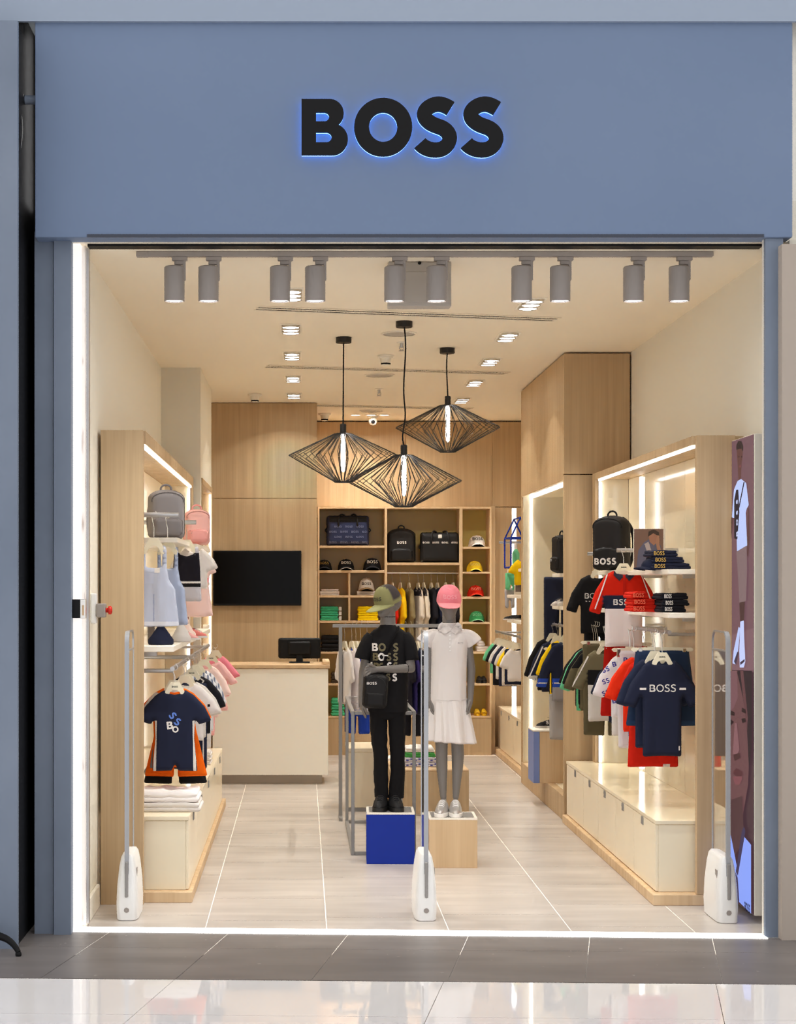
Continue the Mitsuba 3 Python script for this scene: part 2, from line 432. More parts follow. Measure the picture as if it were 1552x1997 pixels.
# --- threshold strip and white return on its left, both made emissive to look bright
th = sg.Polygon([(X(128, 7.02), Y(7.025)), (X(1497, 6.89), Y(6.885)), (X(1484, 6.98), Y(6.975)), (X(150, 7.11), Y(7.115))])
k = struct('trim_1', extr_xy(th, -.012, .006), 'lamp_face', 'white strip along the shop threshold, made to glow')
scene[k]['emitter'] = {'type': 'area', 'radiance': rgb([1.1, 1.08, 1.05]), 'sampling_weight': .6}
k = struct('trim_2', box(X(139, 7.06), X(158, 7.06), Y(7.03), Y(7.10), 0, 3.37), 'lamp_face', 'white strip of wall beside the left post, made to glow')
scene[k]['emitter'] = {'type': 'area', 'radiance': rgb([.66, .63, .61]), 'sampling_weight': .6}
struct('trim_3', box(X(157, 7.08), X(166, 7.08), Y(7.08), Y(7.14), .02, 3.37), 'jamb_paint', 'scuffed pale guide rail beside the white strip')
struct('trim_4', box(X(167, 7.12), X(173, 7.12), Y(7.12), Y(7.16), .02, 3.37), 'silver', 'thin grey edge profile inside the left jamb')
struct('trim_5', box(X(1486, 6.96), X(1491, 6.96), Y(6.94), Y(6.962), .0, 3.37), 'lamp_face', 'thin white edge beside the right post')
# --- walls, ceiling
struct('wall_left', box(XL - .2, XL, Y(7.05), Y(11.05), 0, CEIL), 'wall_paint')
struct('pier_wall', cat(box(XL - .2, -.785, Y(11.05), Y(11.13), 0, CEIL), box(XL - .2, -.785, Y(11.13), Y(12.36), 2.53, CEIL), box(XL - .2, -1.05, Y(11.13), Y(12.36), 0, 2.53)), 'wall_paint')
struct('wall_left_rear', box(XL - .2, XL, Y(12.36), Y(13.3), 0, CEIL), 'wall_paint')
struct('wall_right', box(XR, XR + .2, Y(6.96), Y(14.65), 0, CEIL), 'wall_paint')
struct('wall_rear', box(-1.3, 2.6, Y(14.72), Y(14.9), 0, CEIL), 'wall_paint')
struct('ceiling', box(-1.3, 2.6, Y(7.0), Y(14.9), CEIL, CEIL + .2), 'ceiling_paint')
struct('baseboard_left', box(XL, XL + .02, Y(7.12), Y(7.58), 0, .12, .004), 'shelf_white')
# --- wood panelled wall with the television, rear wall panels
W1 = struct('wood_wall', box(-1.1, .125, Y(13.25), Y(14.72), 0, CEIL), 'wood')
g = .003
for x0, x1 in ((-1.1, .132),):
    for z0, z1 in ((0, 2.4885), (2.4915, CEIL - .004)):
        part(W1, 'panel', box(x0 + (g if x0 > -1 else 0) * .3, x1, Y(13.17), Y(13.25), z0, z1, .002), 'wood')
W2 = struct('rear_wood_wall', box(.13, 2.36, Y(14.68), Y(14.72), 0, CEIL), 'black')
xs = [.133, 1.05, X(960, 14.62), 2.36]
for x0, x1 in zip(xs[:-1], xs[1:]):
    part(W2, 'panel', box(x0 + .001, x1 - .001, Y(14.62), Y(14.68), 2.493, CEIL - .012, .002), 'wood')
part(W2, 'panel', box(X(960, 14.62) + .001, 2.36, Y(14.62), Y(14.68), 0, 2.487, .002), 'wood')
part(W2, 'panel', box(X(956, 14.4), X(960, 14.62) - .001, Y(14.4), Y(14.68), 0, 2.487, .002), 'wood')
# --- wood clad column with a lit niche in its side
CX, CA, CB = 1.876, 10.3, 12.33
W3 = struct('wood_column', cat(box(2.0, XR, Y(CA) + .05, Y(CB), 2.52, CEIL - .02), box(2.33, XR, Y(CA) + .05, Y(CB), 0, 2.52)), 'black')
for z0, z1 in ((0, 2.487), (2.493, CEIL - .012)):
    part(W3, 'panel', box(CX, XR - .012, Y(CA), Y(CA) + .05, z0, z1, .002), 'wood')
part(W3, 'panel', box(CX, 2.0, Y(CA) + .051, Y(CB), 2.452, CEIL - .012, .002), 'wood')
part(W3, 'panel', box(CX, CX + .06, Y(CA) + .051, Y(CB), 0, .178, .002), 'wood')
part(W3, 'panel', box(CX, XR - .012, Y(CB) - .03, Y(CB), 0, CEIL - .012, .002), 'wood')
part(W3, 'niche_floor', box(CX + .061, 2.33, Y(CA) + .051, Y(CB) - .031, .14, .178, .002), 'cream_lacquer', label='pale glossy niche floor')
part(W3, 'niche_panel', box(CX + .012, 2.33, Y(CB) - .05, Y(CB) - .031, .18, 2.45, .002), 'glossy_back', label='cream niche end panel')
part(W3, 'niche_panel', box(2.31, 2.329, Y(CA) + .052, Y(CB) - .051, .18, 2.45, .002), 'glossy_back')
part(W3, 'light_strip', box(CX + .070, CX + .088, Y(CB) - .062, Y(CB) - .0505, .18, 2.44), 'lamp_face', emit=L_STRIP * LAMP**.3, label='glowing vertical light strip')
part(W3, 'light_strip', box(CX + .064, CX + .082, Y(CA) + .1, Y(CB) - .07, 2.432, 2.446), 'lamp_face', emit=L_STRIP * LAMP**.3, label='glowing light strip under the niche top')
part(W3, 'niche_panel', box(CX + .001, 2.33, Y(CA) + .052, Y(CB) - .051, 2.447, 2.4515), 'glossy_back')

# ================================================================ THE SHOP FRONT
SD = 6.9
sx0, sx1, sz0, sz1 = X(68, SD), X(1545, SD), Z(463, SD), Z(30, SD)
SIGN = thing('shop_sign', 'wide blue-grey sign board with black backlit block letters over the entrance', 'sign')
part(SIGN, 'board', box(sx0, sx1, Y(SD), Y(7.0), sz0, sz1, .003), 'fascia_paint')
part(SIGN, 'lower_edge', box(X(170, SD), X(1489, SD), Y(SD) - .006, Y(SD) - .0005, sz0, Z(457, SD)), 'dark_trim', label='dark strip along the lower edge')
lh = 108 / 2800 * SD
x0 = X(587, SD)
for ch, px in (('B', 588), ('O', 690.5), ('S', 811.5), ('S', 902)):
    gl, a = letter(ch)
    gl = affinity.scale(gl, lh, lh, origin=(0, 0))
    lx, lz = X(px, SD - .03), Z(303, SD - .03)
    gl = affinity.translate(gl, lx, lz)
    L = part(SIGN, 'letter', extr_xz(gl, Y(SD) - .050, Y(SD) - .028), 'black', label='black block letter')
    part(L, 'glow', extr_xz(gl.buffer(-.0008), Y(SD) - .0275, Y(SD) - .012), 'lamp_face', emit=[.32, .95, 2.6], label='blue glowing rim', weight=.8)
struct('lintel', cat(box(-1.3, 2.45, Y(7.0), Y(7.03), 3.37, 4.5), box(X(150, 7.03), X(1490, 7.03), Y(7.005), Y(7.045), Z(466, 7.0), Z(463, 7.0))), 'shelf_white')
struct('shutter_slot', box(X(171, 7.04), X(1487, 7.04), Y(7.035), Y(7.10), CEIL - .012, CEIL - .001), 'black')
struct('bulkhead_wall', cat(box(-3, 4, Y(6.88), Y(6.899), Z(41, 6.88), 6.0), box(-3, 4, Y(6.899), Y(7.2), 4.45, 6.0)), 'bulkhead_paint')
struct('pilaster_wall', box(-3, X(34, 6.7), Y(6.7), Y(6.73), 0, Z(40, 6.7)), 'post_paint')
struct('added_gap_wall', cat(box(-3, X(34, 6.7) - .012, Y(6.735), Y(6.902), 0, Z(41, 6.735)), box(-3, X(34, 6.7) - .012, Y(6.902), Y(7.5), 0, 4.6)), 'black')  # black blocks added to stop light leaking in and keep the gap dark
struct('gap_wall', box(-3, X(52, 7.5), Y(7.5), Y(7.6), 0, 4.6), 'black')
struct('gap_concrete_wall', box(-1.338, X(80, 7.2), Y(7.2), Y(7.48), 0, 4.6), 'concrete')
P1 = struct('post_trim_1', box(X(68, 7.0), X(104.5, 7.0), Y(6.99), Y(7.2), .0, sz0 + .05), 'post_paint', 'grey-blue post cladding left of the entrance')
struct('post_trim_2', box(X(105.5, 6.98), X(139, 6.98), Y(6.97), Y(7.2), .0, sz0 + .05), 'post_paint', 'blue post cladding beside the white strip')
struct('post_trim_3', box(X(1490.5, 6.93), X(1525, 6.93), Y(6.915), Y(6.938), .0, sz0 - .001), 'post_paint', 'blue post cladding right of the entrance')
struct('wall_hall_right', box(X(1526, 6.85), 4, Y(6.86), Y(7.1), 0, Z(475, 6.85)), 'beige_wall')
struct('gap_wall_right', box(X(1530, 7.0), 4, Y(7.1), Y(7.2), 0, 4.6), 'black')
single('stub_pipe', 'short blue-grey pipe stub crossing the dark gap left of the sign', 'pipe', tube([[X(30, 6.95), Y(6.95), Z(195, 6.95)], [X(72, 6.95), Y(6.95), Z(195, 6.95)]], .022, 16), 'post_paint', 40)
single('loose_wire', 'thin pale wire hanging down the dark gap from the pipe', 'wire', tube(smooth_path([[X(46, 6.9), Y(6.9), Z(184, 6.9)], [X(41, 6.88), Y(6.88), Z(210, 6.88)], [X(44, 6.85), Y(6.85), Z(250, 6.85)], [X(38, 6.85), Y(6.85), Z(310, 6.85)], [X(37, 6.85), Y(6.85), Z(350, 6.85)], [X(34, 6.85), Y(6.85), Z(450, 6.85)]], 40), .002, 6), 'rack_metal', 40)
# black foot of a stand at the lower left
ft = thing('stand_foot', 'black curved foot of a floor stand at the left edge of the grey tiles', 'stand foot')
part(ft, 'foot', tube(smooth_path([[X(-30, 6.6), Y(6.62), .16], [X(-8, 6.62), Y(6.62), .085], [X(12, 6.6), Y(6.6), .072], [X(28, 6.58), Y(6.58), .045], [X(36, 6.57), Y(6.57), .018]], 24), np.linspace(.022, .012, 24), 10), 'black', 40)
part(ft, 'pad', lathe([(.012, .0), (.014, .004), (.014, .014), (.009, .02)], (X(36, 6.57), Y(6.57), 0), 16), 'black', 40)

# ================================================================ CEILING FITTINGS
# track with ten spot lights
td = 7.2
tk = thing('light_track', 'long white lighting track just inside the entrance', 'lighting track')
part(tk, 'rail', box(X(268, td), X(1390, td), Y(td) - .018, Y(td) + .018, Z(501, td), CEIL - .001, .003), 'lamp_gray')
part(tk, 'end_cap', box(X(266, td), X(290, td), Y(td) - .02, Y(td) + .02, Z(501.5, td), CEIL - .001, .004), 'lamp_gray', label='end cap')
ORD = ['first', 'second', 'third', 'fourth', 'fifth', 'sixth', 'seventh', 'eighth', 'ninth', 'tenth']
for i, px in enumerate([340, 406.5, 546, 614.5, 769, 851, 1017, 1092, 1235, 1324]):
    s = thing('track_spotlight', f'grey cylindrical spotlight, {ORD[i]} from the left on the ceiling track', 'spotlight', 'spotlights on the ceiling track')
    x, y = X(px, td), Y(td)
    zt, zb = Z(520, td), Z(588, td)
    R = .051
    part(s, 'housing', lathe([(R * .86, zb + .003), (R * .9, zb), (R, zb + .002), (R, zt - .006), (R - .006, zt), (0.001, zt)], (x, y, 0), 40, caps=False), 'lamp_gray', 40)
    part(s, 'lens', disc((x, y, zb + .006), R * .88, 28), 'lamp_face', emit=L_SPOT * LAMP**.8, label='bright round lens')
    beam(s + '_beam', (x, y, zb - .004), (x + (x - .6) * .06, y + .55, 0), BEAM_TRACK, 34, 14)
    part(s, 'adapter', box(x - .012, x + .065, y - .016, y + .016, Z(509, td), Z(501, td), .003), 'lamp_gray')
    part(s, 'bracket', cat(box(x + .0, x + .045, y - .012, y + .012, zt + .008, Z(509, td), .003), box(x + .042, x + .056, y - .012, y + .012, zt - .07, Z(505, td), .003)), 'lamp_gray')
# triple recessed downlights
spec = [(-.062, 8.25, 'first', 'left'), (-.077, 9.37, 'second', 'left'), (-.077, 10.46, 'third', 'left'), (-.077, 11.63, 'fourth', 'left'), (-.077, 12.67, 'fifth', 'left'),
        (1.355, 8.53, 'first', 'right'), (1.377, 9.66, 'second', 'right'), (1.40, 10.74, 'third', 'right'), (1.42, 11.87, 'fourth', 'right'), (1.44, 12.99, 'fifth', 'right')]
lens_m = None
for x, d, o, side in spec:
    s = thing('recessed_downlight', f'recessed downlight with three lamps, {o} from the entrance in the {side} ceiling row', 'downlight', 'triple recessed downlights')
    y = Y(d); hw, hl = .058, .19
    fr = sg.box(-hw - .012, -hl - .012, hw + .012, hl + .012).difference(sg.box(-hw, -hl, hw, hl))
    beam(s + '_beam', (x, y, CEIL - .03), (x - (.25 if x < 0 and d > 11 else 0), y + (1.0 if d > 12 else .4 if d > 11 else 0), 0), BEAM_DOWN * (1.22 if d > 11 else .95))
    part(s, 'frame', move(extr_xy(fr, CEIL - .006, CEIL - .0005), x, y), 'shelf_white')
    for k in (-1, 0, 1):
        part(s, 'lamp', lathe([(.056, CEIL - .012), (.058, CEIL - .016), (.060, CEIL - .012), (.058, CEIL - .001)], (x, y + k * .125, 0), 28, caps=False), 'chrome', 40, label='bright reflector ring')
        part(s, 'lens', disc((x, y + k * .125, CEIL - .010), .055, 24), 'lamp_face', emit=L_DOWN * LAMP, label='bright round lens')
for i, px in enumerate((693, 723, 749)):
    d = 14.1
    s = thing('small_downlight', f'small round downlight near the rear wall, {ORD[i]} from the left', 'downlight', 'small downlights before the rear wall')
    beam(s + '_beam', (X(px, d), Y(d), CEIL - .03), (X(px, d) + (i - 1) * .3, Y(d) + .35, 0), BEAM_DOWN * .55, 75, 20)
    part(s, 'ring', lathe([(.045, CEIL - .006), (.05, CEIL - .010), (.06, CEIL - .004), (.062, CEIL - .0005)], (X(px, d), Y(d), 0), 28, caps=False), 'shelf_white', 40)
    part(s, 'lens', disc((X(px, d), Y(d), CEIL - .005), .046, 24), 'lamp_face', emit=L_DOWN * LAMP, label='bright round lens')
# linear air slots
for i, (xa, da, xb, db, nm) in enumerate([(500, 8.66, 1086, 9.03, 'nearest to the entrance'), (520, 10.97, 990, 11.33, 'in the middle of the ceiling'), (530, 13.28, 920, 13.62, 'farthest from the entrance')]):
    s = thing('air_slot', f'long thin ceiling air slot, {nm}', 'air vent', 'linear air slots in the ceiling')
    A, B = np.array([X(xa, da), Y(da)]), np.array([X(xb, db), Y(db)])
    u = (B - A) / np.linalg.norm(B - A); n = np.array([-u[1], u[0]])
    def strip(o0, o1, z0, z1, inset=0):
        q = sg.Polygon([A + u * inset + n * o0, B - u * inset + n * o0, B - u * inset + n * o1, A + u * inset + n * o1])
        return extr_xy(q, z0, z1)
    fo = .075
    part(s, 'frame', cat(strip(-fo, -fo + .012, CEIL - .006, CEIL - .0005), strip(-.008, .008, CEIL - .006, CEIL - .0005), strip(fo - .012, fo, CEIL - .006, CEIL - .0005)), 'ceiling_paint')
    for o0, o1 in ((-fo + .012, -.008), (.008, fo - .012)):
        part(s, 'slot', strip(o0 + .019, o1 - .005, CEIL - .003, CEIL - .0008, .01), 'black', label='dark slot')
        part(s, 'blade', strip(o0, o0 + .018, CEIL - .005, CEIL - .0006, .01), 'ceiling_paint')
# round loudspeakers, sprinklers, detectors, cameras
for i, (px, py, rr) in enumerate([(778, 650, .118), (740, 731, .12), (725, 801, .12)]):
    d = (CEIL - EYE) * 2800 / (1140 - py)
    s = thing('ceiling_speaker', f'flat round ceiling speaker, {ORD[i]} from the entrance', 'speaker', 'round ceiling speakers')
    part(s, 'grille', lathe([(.001, CEIL - .006), (rr - .012, CEIL - .006), (rr - .012, CEIL - .0005)], (X(px, d), Y(d), 0), 40, caps=False), 'ceiling_gray', 30)
    part(s, 'rim', lathe([(rr - .012, CEIL - .008), (rr, CEIL - .006), (rr, CEIL - .0005), (rr - .012, CEIL - .0005)], (X(px, d), Y(d), 0), 40, caps=False), 'shelf_white', 30)
for i, (px, py) in enumerate([(783, 674), (739, 764)]):
    d = (CEIL - EYE) * 2800 / (1140 - py) * .985
    s = thing('fire_sprinkler', f'small metal fire sprinkler, {ORD[i]} from the entrance', 'sprinkler', 'ceiling sprinklers')
    c = (X(px, d), Y(d), 0)
    part(s, 'rosette', lathe([(.001, CEIL - .008), (.03, CEIL - .008), (.036, CEIL - .001)], c, 20, caps=False), 'shelf_white', 30)
    part(s, 'stem', lathe([(.009, CEIL - .04), (.012, CEIL - .02), (.012, CEIL - .008)], c, 12), 'silver', 30)
    part(s, 'deflector', cat(lathe([(.02, CEIL - .062), (.02, CEIL - .059)], c, 12), tube([[c[0] - .014, c[1], CEIL - .03], [c[0] - .016, c[1], CEIL - .045], [c[0], c[1], CEIL - .06]], .003, 6), tube([[c[0] + .014, c[1], CEIL - .03], [c[0] + .016, c[1], CEIL - .045], [c[0], c[1], CEIL - .06]], .003, 6)), 'silver', 30)
for px, py, lab in [(752, 701, 'white smoke detector on the ceiling between the pendant lamps'), (497, 776, 'white smoke detector on the ceiling before the left wood wall'), (633, 814, 'small white detector on the ceiling above the jog of the wood wall')]:
    d = (CEIL - EYE) * 2800 / (1140 - py + 8)
    s = thing('smoke_detector', lab, 'smoke detector'); c = (X(px, d), Y(d), 0)
    part(s, 'base', lathe([(.001, CEIL - .022), (.055, CEIL - .022), (.062, CEIL - .012), (.062, CEIL - .0005)], c, 28, caps=False), 'shelf_white', 30)
    part(s, 'sensor', lathe([(.001, CEIL - .075), (.026, CEIL - .074), (.034, CEIL - .064), (.042, CEIL - .022)], c, 28, caps=False), 'shelf_white', 30)
    part(s, 'slit', lathe([(.0325, CEIL - .068), (.0345, CEIL - .066), (.0355, CEIL - .058), (.0345, CEIL - .055)], c, 28, caps=False), 'black', 30, label='dark slit')
cd = 14.2
cam = thing('dome_camera', 'small white security camera with a dark lens near the rear wall', 'security camera'); c = np.array([X(727, cd), Y(cd), 0])
part(cam, 'base', lathe([(.001, CEIL - .02), (.05, CEIL - .02), (.058, CEIL - .0005)], c, 24, caps=False), 'shelf_white', 30)
part(cam, 'ball', move(trimesh.creation.icosphere(3, .042), *(c + [0, 0, CEIL - .055])), 'shelf_white', True)
part(cam, 'lens', move(trimesh.creation.icosphere(2, .022), *(c + [0, -.026, CEIL - .062])), 'black', True, label='dark lens')
# grey unit hanging under the ceiling behind the track
bd = 7.42
cas = thing('ceiling_unit', 'grey box unit under the ceiling behind the middle spotlights', 'ceiling unit')
bx0, bx1, bz = X(757, bd), X(880, bd), Z(597, bd)
part(cas, 'casing', box(bx0, bx1, Y(bd), Y(bd) + .1, bz, CEIL - .001, .004), 'ceiling_gray')
part(cas, 'front_panel', box(bx0 + .08, bx1 - .012, Y(bd) - .005, Y(bd), bz + .02, Z(530, bd), .002), 'ceiling_gray')
part(cas, 'sensor', lathe([(.001, 0), (.008, 0), (.008, .006)], (0, 0, 0), 14, caps=False).apply_transform(trimesh.transformations.rotation_matrix(math.pi / 2, [1, 0, 0])).apply_translation([X(818, bd), Y(bd) - .001, Z(513, bd)]), 'black', 30, label='dark round sensor')

# three wire pendants
def pendant(px_c, py_c, px_cage, apex, rim, low, label, wavy=None):
    s = thing('pendant_lamp', label, 'pendant lamp', 'black wire pendant lamps')
    d = (CEIL - EYE) * 2800 / (1140 - (py_c - 6))
    y = Y(d); cx, gx = X(px_c, d), X(px_cage, d)
    za, zr, zl = Z(apex, d), Z(rim, d), Z(low, d)
    part(s, 'canopy', lathe([(.05, CEIL - .038), (.053, CEIL - .036), (.053, CEIL - .0005)], (cx, y, 0), 32), 'black_metal', 30)
    pts = [[cx, y, CEIL - .036]] + [[X(a, d), y, Z(b, d)] for a, b in (wavy or [])] + [[gx, y, za + .06]]
    part(s, 'cord', tube(smooth_path(pts, 40) if wavy else pts, .0045, 8), 'black', 40)
    part(s, 'socket', lathe([(.019, za - .005), (.021, za), (.021, za + .058), (.017, za + .064)], (gx, y, 0), 24), 'black_metal', 30)
    R = .367
    w_out = cat(tube([[.035, 0, za], [.06, 0, za - .004], [R, 0, zr]], .0021, 5), tube([[R, 0, zr], [.062, 0, zl + .003], [.05, 0, zl]], .0021, 5))
    w_in = cat(tube([[.030, 0, za - .001], [.05, 0, za - .012], [.185, 0, zr + .002]], .0019, 5), tube([[.185, 0, zr + .002], [.048, 0, zl]], .0019, 5))
    po, pi = ply(w_out, 'black_metal', smooth=30), ply(w_in, 'black_metal', smooth=30)
    cage = free(s + '__cage'); put(cage, cat(tube([[.057 * math.cos(a), .057 * math.sin(a), zl] for a in np.linspace(0, 2 * np.pi, 24)[:-1]], .004, 6, True), tube([[.022 * math.cos(a), .022 * math.sin(a), za] for a in np.linspace(0, 2 * np.pi, 16)[:-1]], .004, 6, True)).apply_translation([gx, y, 0]), 'black_metal', 30)
    for i in range(36): scene[free(cage + '__wire')] = {**po, 'to_world': T().translate([gx, y, 0]).rotate([0, 0, 1], 360 / 36 * (i + .3))}
    for i in range(20): scene[free(cage + '__inner_wire')] = {**pi, 'to_world': T().translate([gx, y, 0]).rotate([0, 0, 1], 360 / 20 * (i + .5))}
    prof = [(.008, -.002), (.015, -.012), (.017, -.03)]
    for i in range(10): prof += [(.0165, -.04 - .02 * i), (.0135, -.05 - .02 * i)]
    prof += [(.014, -.245), (.008, -.258), (.001, -.262)]
    part(s, 'bulb', lathe([(r, za + z) for r, z in prof], (gx, y, 0), 20), 'lamp_face', True, emit=L_BULB * LAMP**.8, label='long glowing filament bulb')
pendant(670, 664, 669, 845, 888, 940, 'black wire pendant lamp, the left one of the three', None)
pendant(788, 633, 787.5, 887, 938, 988, 'black wire pendant lamp on the long kinked cord, hanging lowest', [(790, 700), (788, 780), (790, 815), (785, 850)])
pendant(872, 685, 873, 790, 834, 881, 'black wire pendant lamp nearest the wood column, hanging highest', [(871, 720), (872, 750)])

# ================================================================ DISPLAY CABINETS
def handle_pull(parent, x, y, z, sgn):
    part(parent, 'handle', cat(box(x - sgn * .006, x + sgn * .001, y - .022, y + .022, z - .045, z, .002)), 'rack_metal', label='small grey finger pull')
# --- right cabinet
RC = thing('display_cabinet', 'lit display cabinet with light wood frame along the right wall', 'display cabinet')
r0, r1, rf, rb = 7.6, 10.26, 2.07, 2.345
part(RC, 'end_panel', box(rf + .016, 2.29, Y(r0), Y(r0) + .04, 0.058, 2.49, .002), 'wood')
part(RC, 'end_panel', box(rf, rb, Y(10.16), Y(r1), 0.058, 2.49, .002), 'wood')
part(RC, 'top_panel', box(rf, rb, Y(r0) + .041, Y(10.16), 2.443, 2.49, .002), 'wood')
sd = [7.64, 8.14, 8.64, 9.13, 9.64, 10.15]
for a, b in zip(sd[:-1], sd[1:]): part(RC, 'back_panel', box(2.30, 2.32, Y(a) + .001, Y(b) - .001, .4405, 2.442, .002), 'glossy_back')
part(RC, 'side_panel', box(rf + .02, 2.298, Y(10.13), Y(10.15), .4405, 2.442, .002), 'glossy_back')
part(RC, 'light_strip', box(2.078, 2.096, Y(r0) + .05, Y(10.1), 2.428, 2.442), 'lamp_face', emit=L_STRIP * LAMP**.3, label='glowing strip under the top')
part(RC, 'light_strip', box(2.088, 2.106, Y(10.11), Y(10.127), .45, 2.42), 'lamp_face', emit=L_STRIP * LAMP**.3, label='glowing vertical strip')
part(RC, 'light_strip', box(2.283, 2.299, Y(9.72), Y(9.735), .45, 2.43), 'lamp_face', emit=L_STRIP * LAMP**.3, label='glowing vertical strip')
part(RC, 'plinth', box(1.855, 2.13, Y(7.6), Y(r1), 0, .057, .003), 'pale_wood')
part(RC, 'drawer_box', box(1.90, 2.13, Y(7.67), Y(r1), .058, .418, .002), 'cream_lacquer')
part(RC, 'drawer_box', box(2.13, 2.295, Y(7.7), Y(r1), .058, .418), 'cream_lacquer')
part(RC, 'drawer_top', box(1.883, 2.312, Y(7.66), Y(r1), .42, .44, .002), 'glossy_back')
dd = [7.67, 8.17, 8.66, 9.15, 9.64, 10.25]
for a, b, hx in zip(dd[:-1], dd[1:], (7.96, 8.445, 8.95, 9.425, 9.92)):
    D = part(RC, 'drawer', box(1.885, 1.8995, Y(a) + .0015, Y(b) - .0015, .062, .417, .002), 'cream_lacquer')
    handle_pull(D, 1.885, Y(hx), .416, 1)
for nm, z, sa, sb in (('shelf', Z(1110, 7.85), 7.8, 8.84), ('shelf', Z(1195, 7.85), 7.8, 8.84), ('shelf', Z(1112, 9.2), 9.06, 9.85), ('shelf', Z(1188, 9.2), 9.06, 9.85)):
    part(RC, 'shelf', box(1.985, 2.299, Y(sa), Y(sb), z - .028, z, .003), 'shelf_white')
    part(RC, 'shelf_bracket', box(2.1, 2.299, Y(sa) + .15, Y(sa) + .165, z - .05, z - .0285, .002), 'silver')
def u_rail(root, x, xb, da, db, z, r=.011):
    part(root, 'rail', tube([[x, Y(da) - .02, z], [x, Y(db), z]], r, 14), 'silver', 40, label='silver hanging rail')
    for d in (da, db): part(root, 'rail_arm', tube([[x, Y(d) + .02, z - .012], [xb, Y(d) + .02, z - .012]], r * .9, 12), 'silver', 40)
RZ = Z(1233, 8.0)
u_rail(RC, 2.04, 2.299, 8.0, 9.05, RZ); u_rail(RC, 2.04, 2.299, 9.15, 9.95, RZ)
for d, z in ((8.8, 1.91), (9.7, 1.908)):
    part(RC, 'faceout_arm', tube([[1.925, Y(d), z], [2.299, Y(d), z]], .013, 14), 'silver', 40, label='short silver arm')
# --- left cabinet
LC = thing('display_cabinet', 'lit display cabinet with light wood frame along the left wall', 'display cabinet')
l0, l1, lf, lb = 7.62, 11.0, -.836, -1.068
part(LC, 'end_panel', box(-1.072, lf - .009, Y(l0), Y(l0) + .045, 0, 2.52, .002), 'wood')
part(LC, 'end_panel', box(-1.072, lf, Y(10.96), Y(l1), 0.06, 2.52, .002), 'wood')
part(LC, 'top_panel', box(-1.072, lf, Y(l0) + .046, Y(10.96), 2.45, 2.52, .002), 'wood')
sd = [7.67, 8.35, 9.03, 9.71, 10.39, 10.95]
for a, b in zip(sd[:-1], sd[1:]): part(LC, 'back_panel', box(lb, lb + .02, Y(a) + .001, Y(b) - .001, .47, 2.449, .002), 'glossy_back')
part(LC, 'side_panel', box(lb + .022, lf - .02, Y(10.93), Y(10.95), .47, 2.449, .002), 'glossy_back')
part(LC, 'light_strip', box(lf - .026, lf - .008, Y(l0) + .06, Y(10.9), 2.434, 2.449), 'lamp_face', emit=L_STRIP * LAMP**.3, label='glowing strip under the top')
part(LC, 'light_strip', box(lf - .04, lf - .022, Y(10.915), Y(10.93), .47, 2.43), 'lamp_face', emit=L_STRIP * LAMP**.3, label='glowing vertical strip')
part(LC, 'light_strip', box(lb + .021, lb + .037, Y(9.02), Y(9.035), .47, 2.43), 'lamp_face', emit=L_STRIP * LAMP**.3, label='glowing vertical strip')
part(LC, 'plinth', box(-.862, -.59, Y(7.668), Y(11.04), 0, .057, .003), 'pale_wood')
part(LC, 'drawer_box', box(-1.05, -.628, Y(7.72), Y(10.93), .058, .43, .002), 'cream_lacquer')
part(LC, 'drawer_top', box(-1.05, -.611, Y(7.71), Y(10.93), .432, .455, .003), 'glossy_back')
dd = [7.72, 8.36, 9.0, 9.64, 10.28, 10.92]
for a, b in zip(dd[:-1], dd[1:]):
    D = part(LC, 'drawer', box(-.6275, -.613, Y(a) + .0015, Y(b) - .0015, .062, .429, .002), 'cream_lacquer')
    handle_pull(D, -.613, Y((a + b) / 2), .428, -1)
LS = Z(1260, 7.8)
for a, b in ((7.8, 9.3), (9.34, 10.93)):
    part(LC, 'shelf', box(-1.047, -.70, Y(a), Y(b), LS - .032, LS, .003), 'shelf_white')
    part(LC, 'shelf_bracket', box(-1.047, -.8, Y(a) + .1, Y(a) + .12, LS - .06, LS - .0325, .002), 'silver')
LU = Z(1050, 8.2)
part(LC, 'shelf', box(-1.047, -.70, Y(8.05), Y(9.1), LU - .028, LU, .003), 'shelf_white')
part(LC, 'shelf', box(-1.047, -.68, Y(9.3), Y(10.6), LU - .028, LU, .003), 'shelf_white')
LZ = Z(1304, 7.9)
u_rail(LC, -.715, -1.047, 7.9, 9.35, LZ, .013); u_rail(LC, -.715, -1.047, 9.4, 10.9, LZ, .013)
for d, xe in ((7.95, -.686), (8.9, -.66)):
    part(LC, 'faceout_arm', tube([[-1.047, Y(d), 2.086], [xe, Y(d), 2.086]], .014, 14), 'silver', 40, label='short silver arm')
# --- second left cabinet set into the pier
L2 = thing('display_cabinet', 'narrow lit display cabinet with wood frame set into the pier beside the television', 'display cabinet')
part(L2, 'end_panel', box(-1.04, -.775, Y(11.14), Y(11.14) + .04, 0, 2.528, .002), 'wood')
part(L2, 'end_panel', box(-1.04, -.775, Y(12.28), Y(12.33), 0, 2.528, .002), 'wood')
part(L2, 'top_panel', box(-1.04, -.775, Y(11.14) + .041, Y(12.28), 2.48, 2.528, .002), 'wood')
part(L2, 'back_panel', box(-1.04, -1.02, Y(11.14) + .041, Y(12.28), .0, 2.48), 'glossy_back')
part(L2, 'light_strip', box(-.80, -.784, Y(12.25), Y(12.279), .3, 2.47), 'lamp_face', emit=L_STRIP * LAMP**.3, label='glowing vertical strip')
for z in (2.02, 1.72, 1.36, 1.2): part(L2, 'shelf', box(-1.019, -.79, Y(11.3), Y(12.2), z - .028, z, .003), 'shelf_white')
part(L2, 'lower_panel', box(-.795, -.776, Y(11.14) + .041, Y(12.28), 0, 1.0, .002), 'wood')

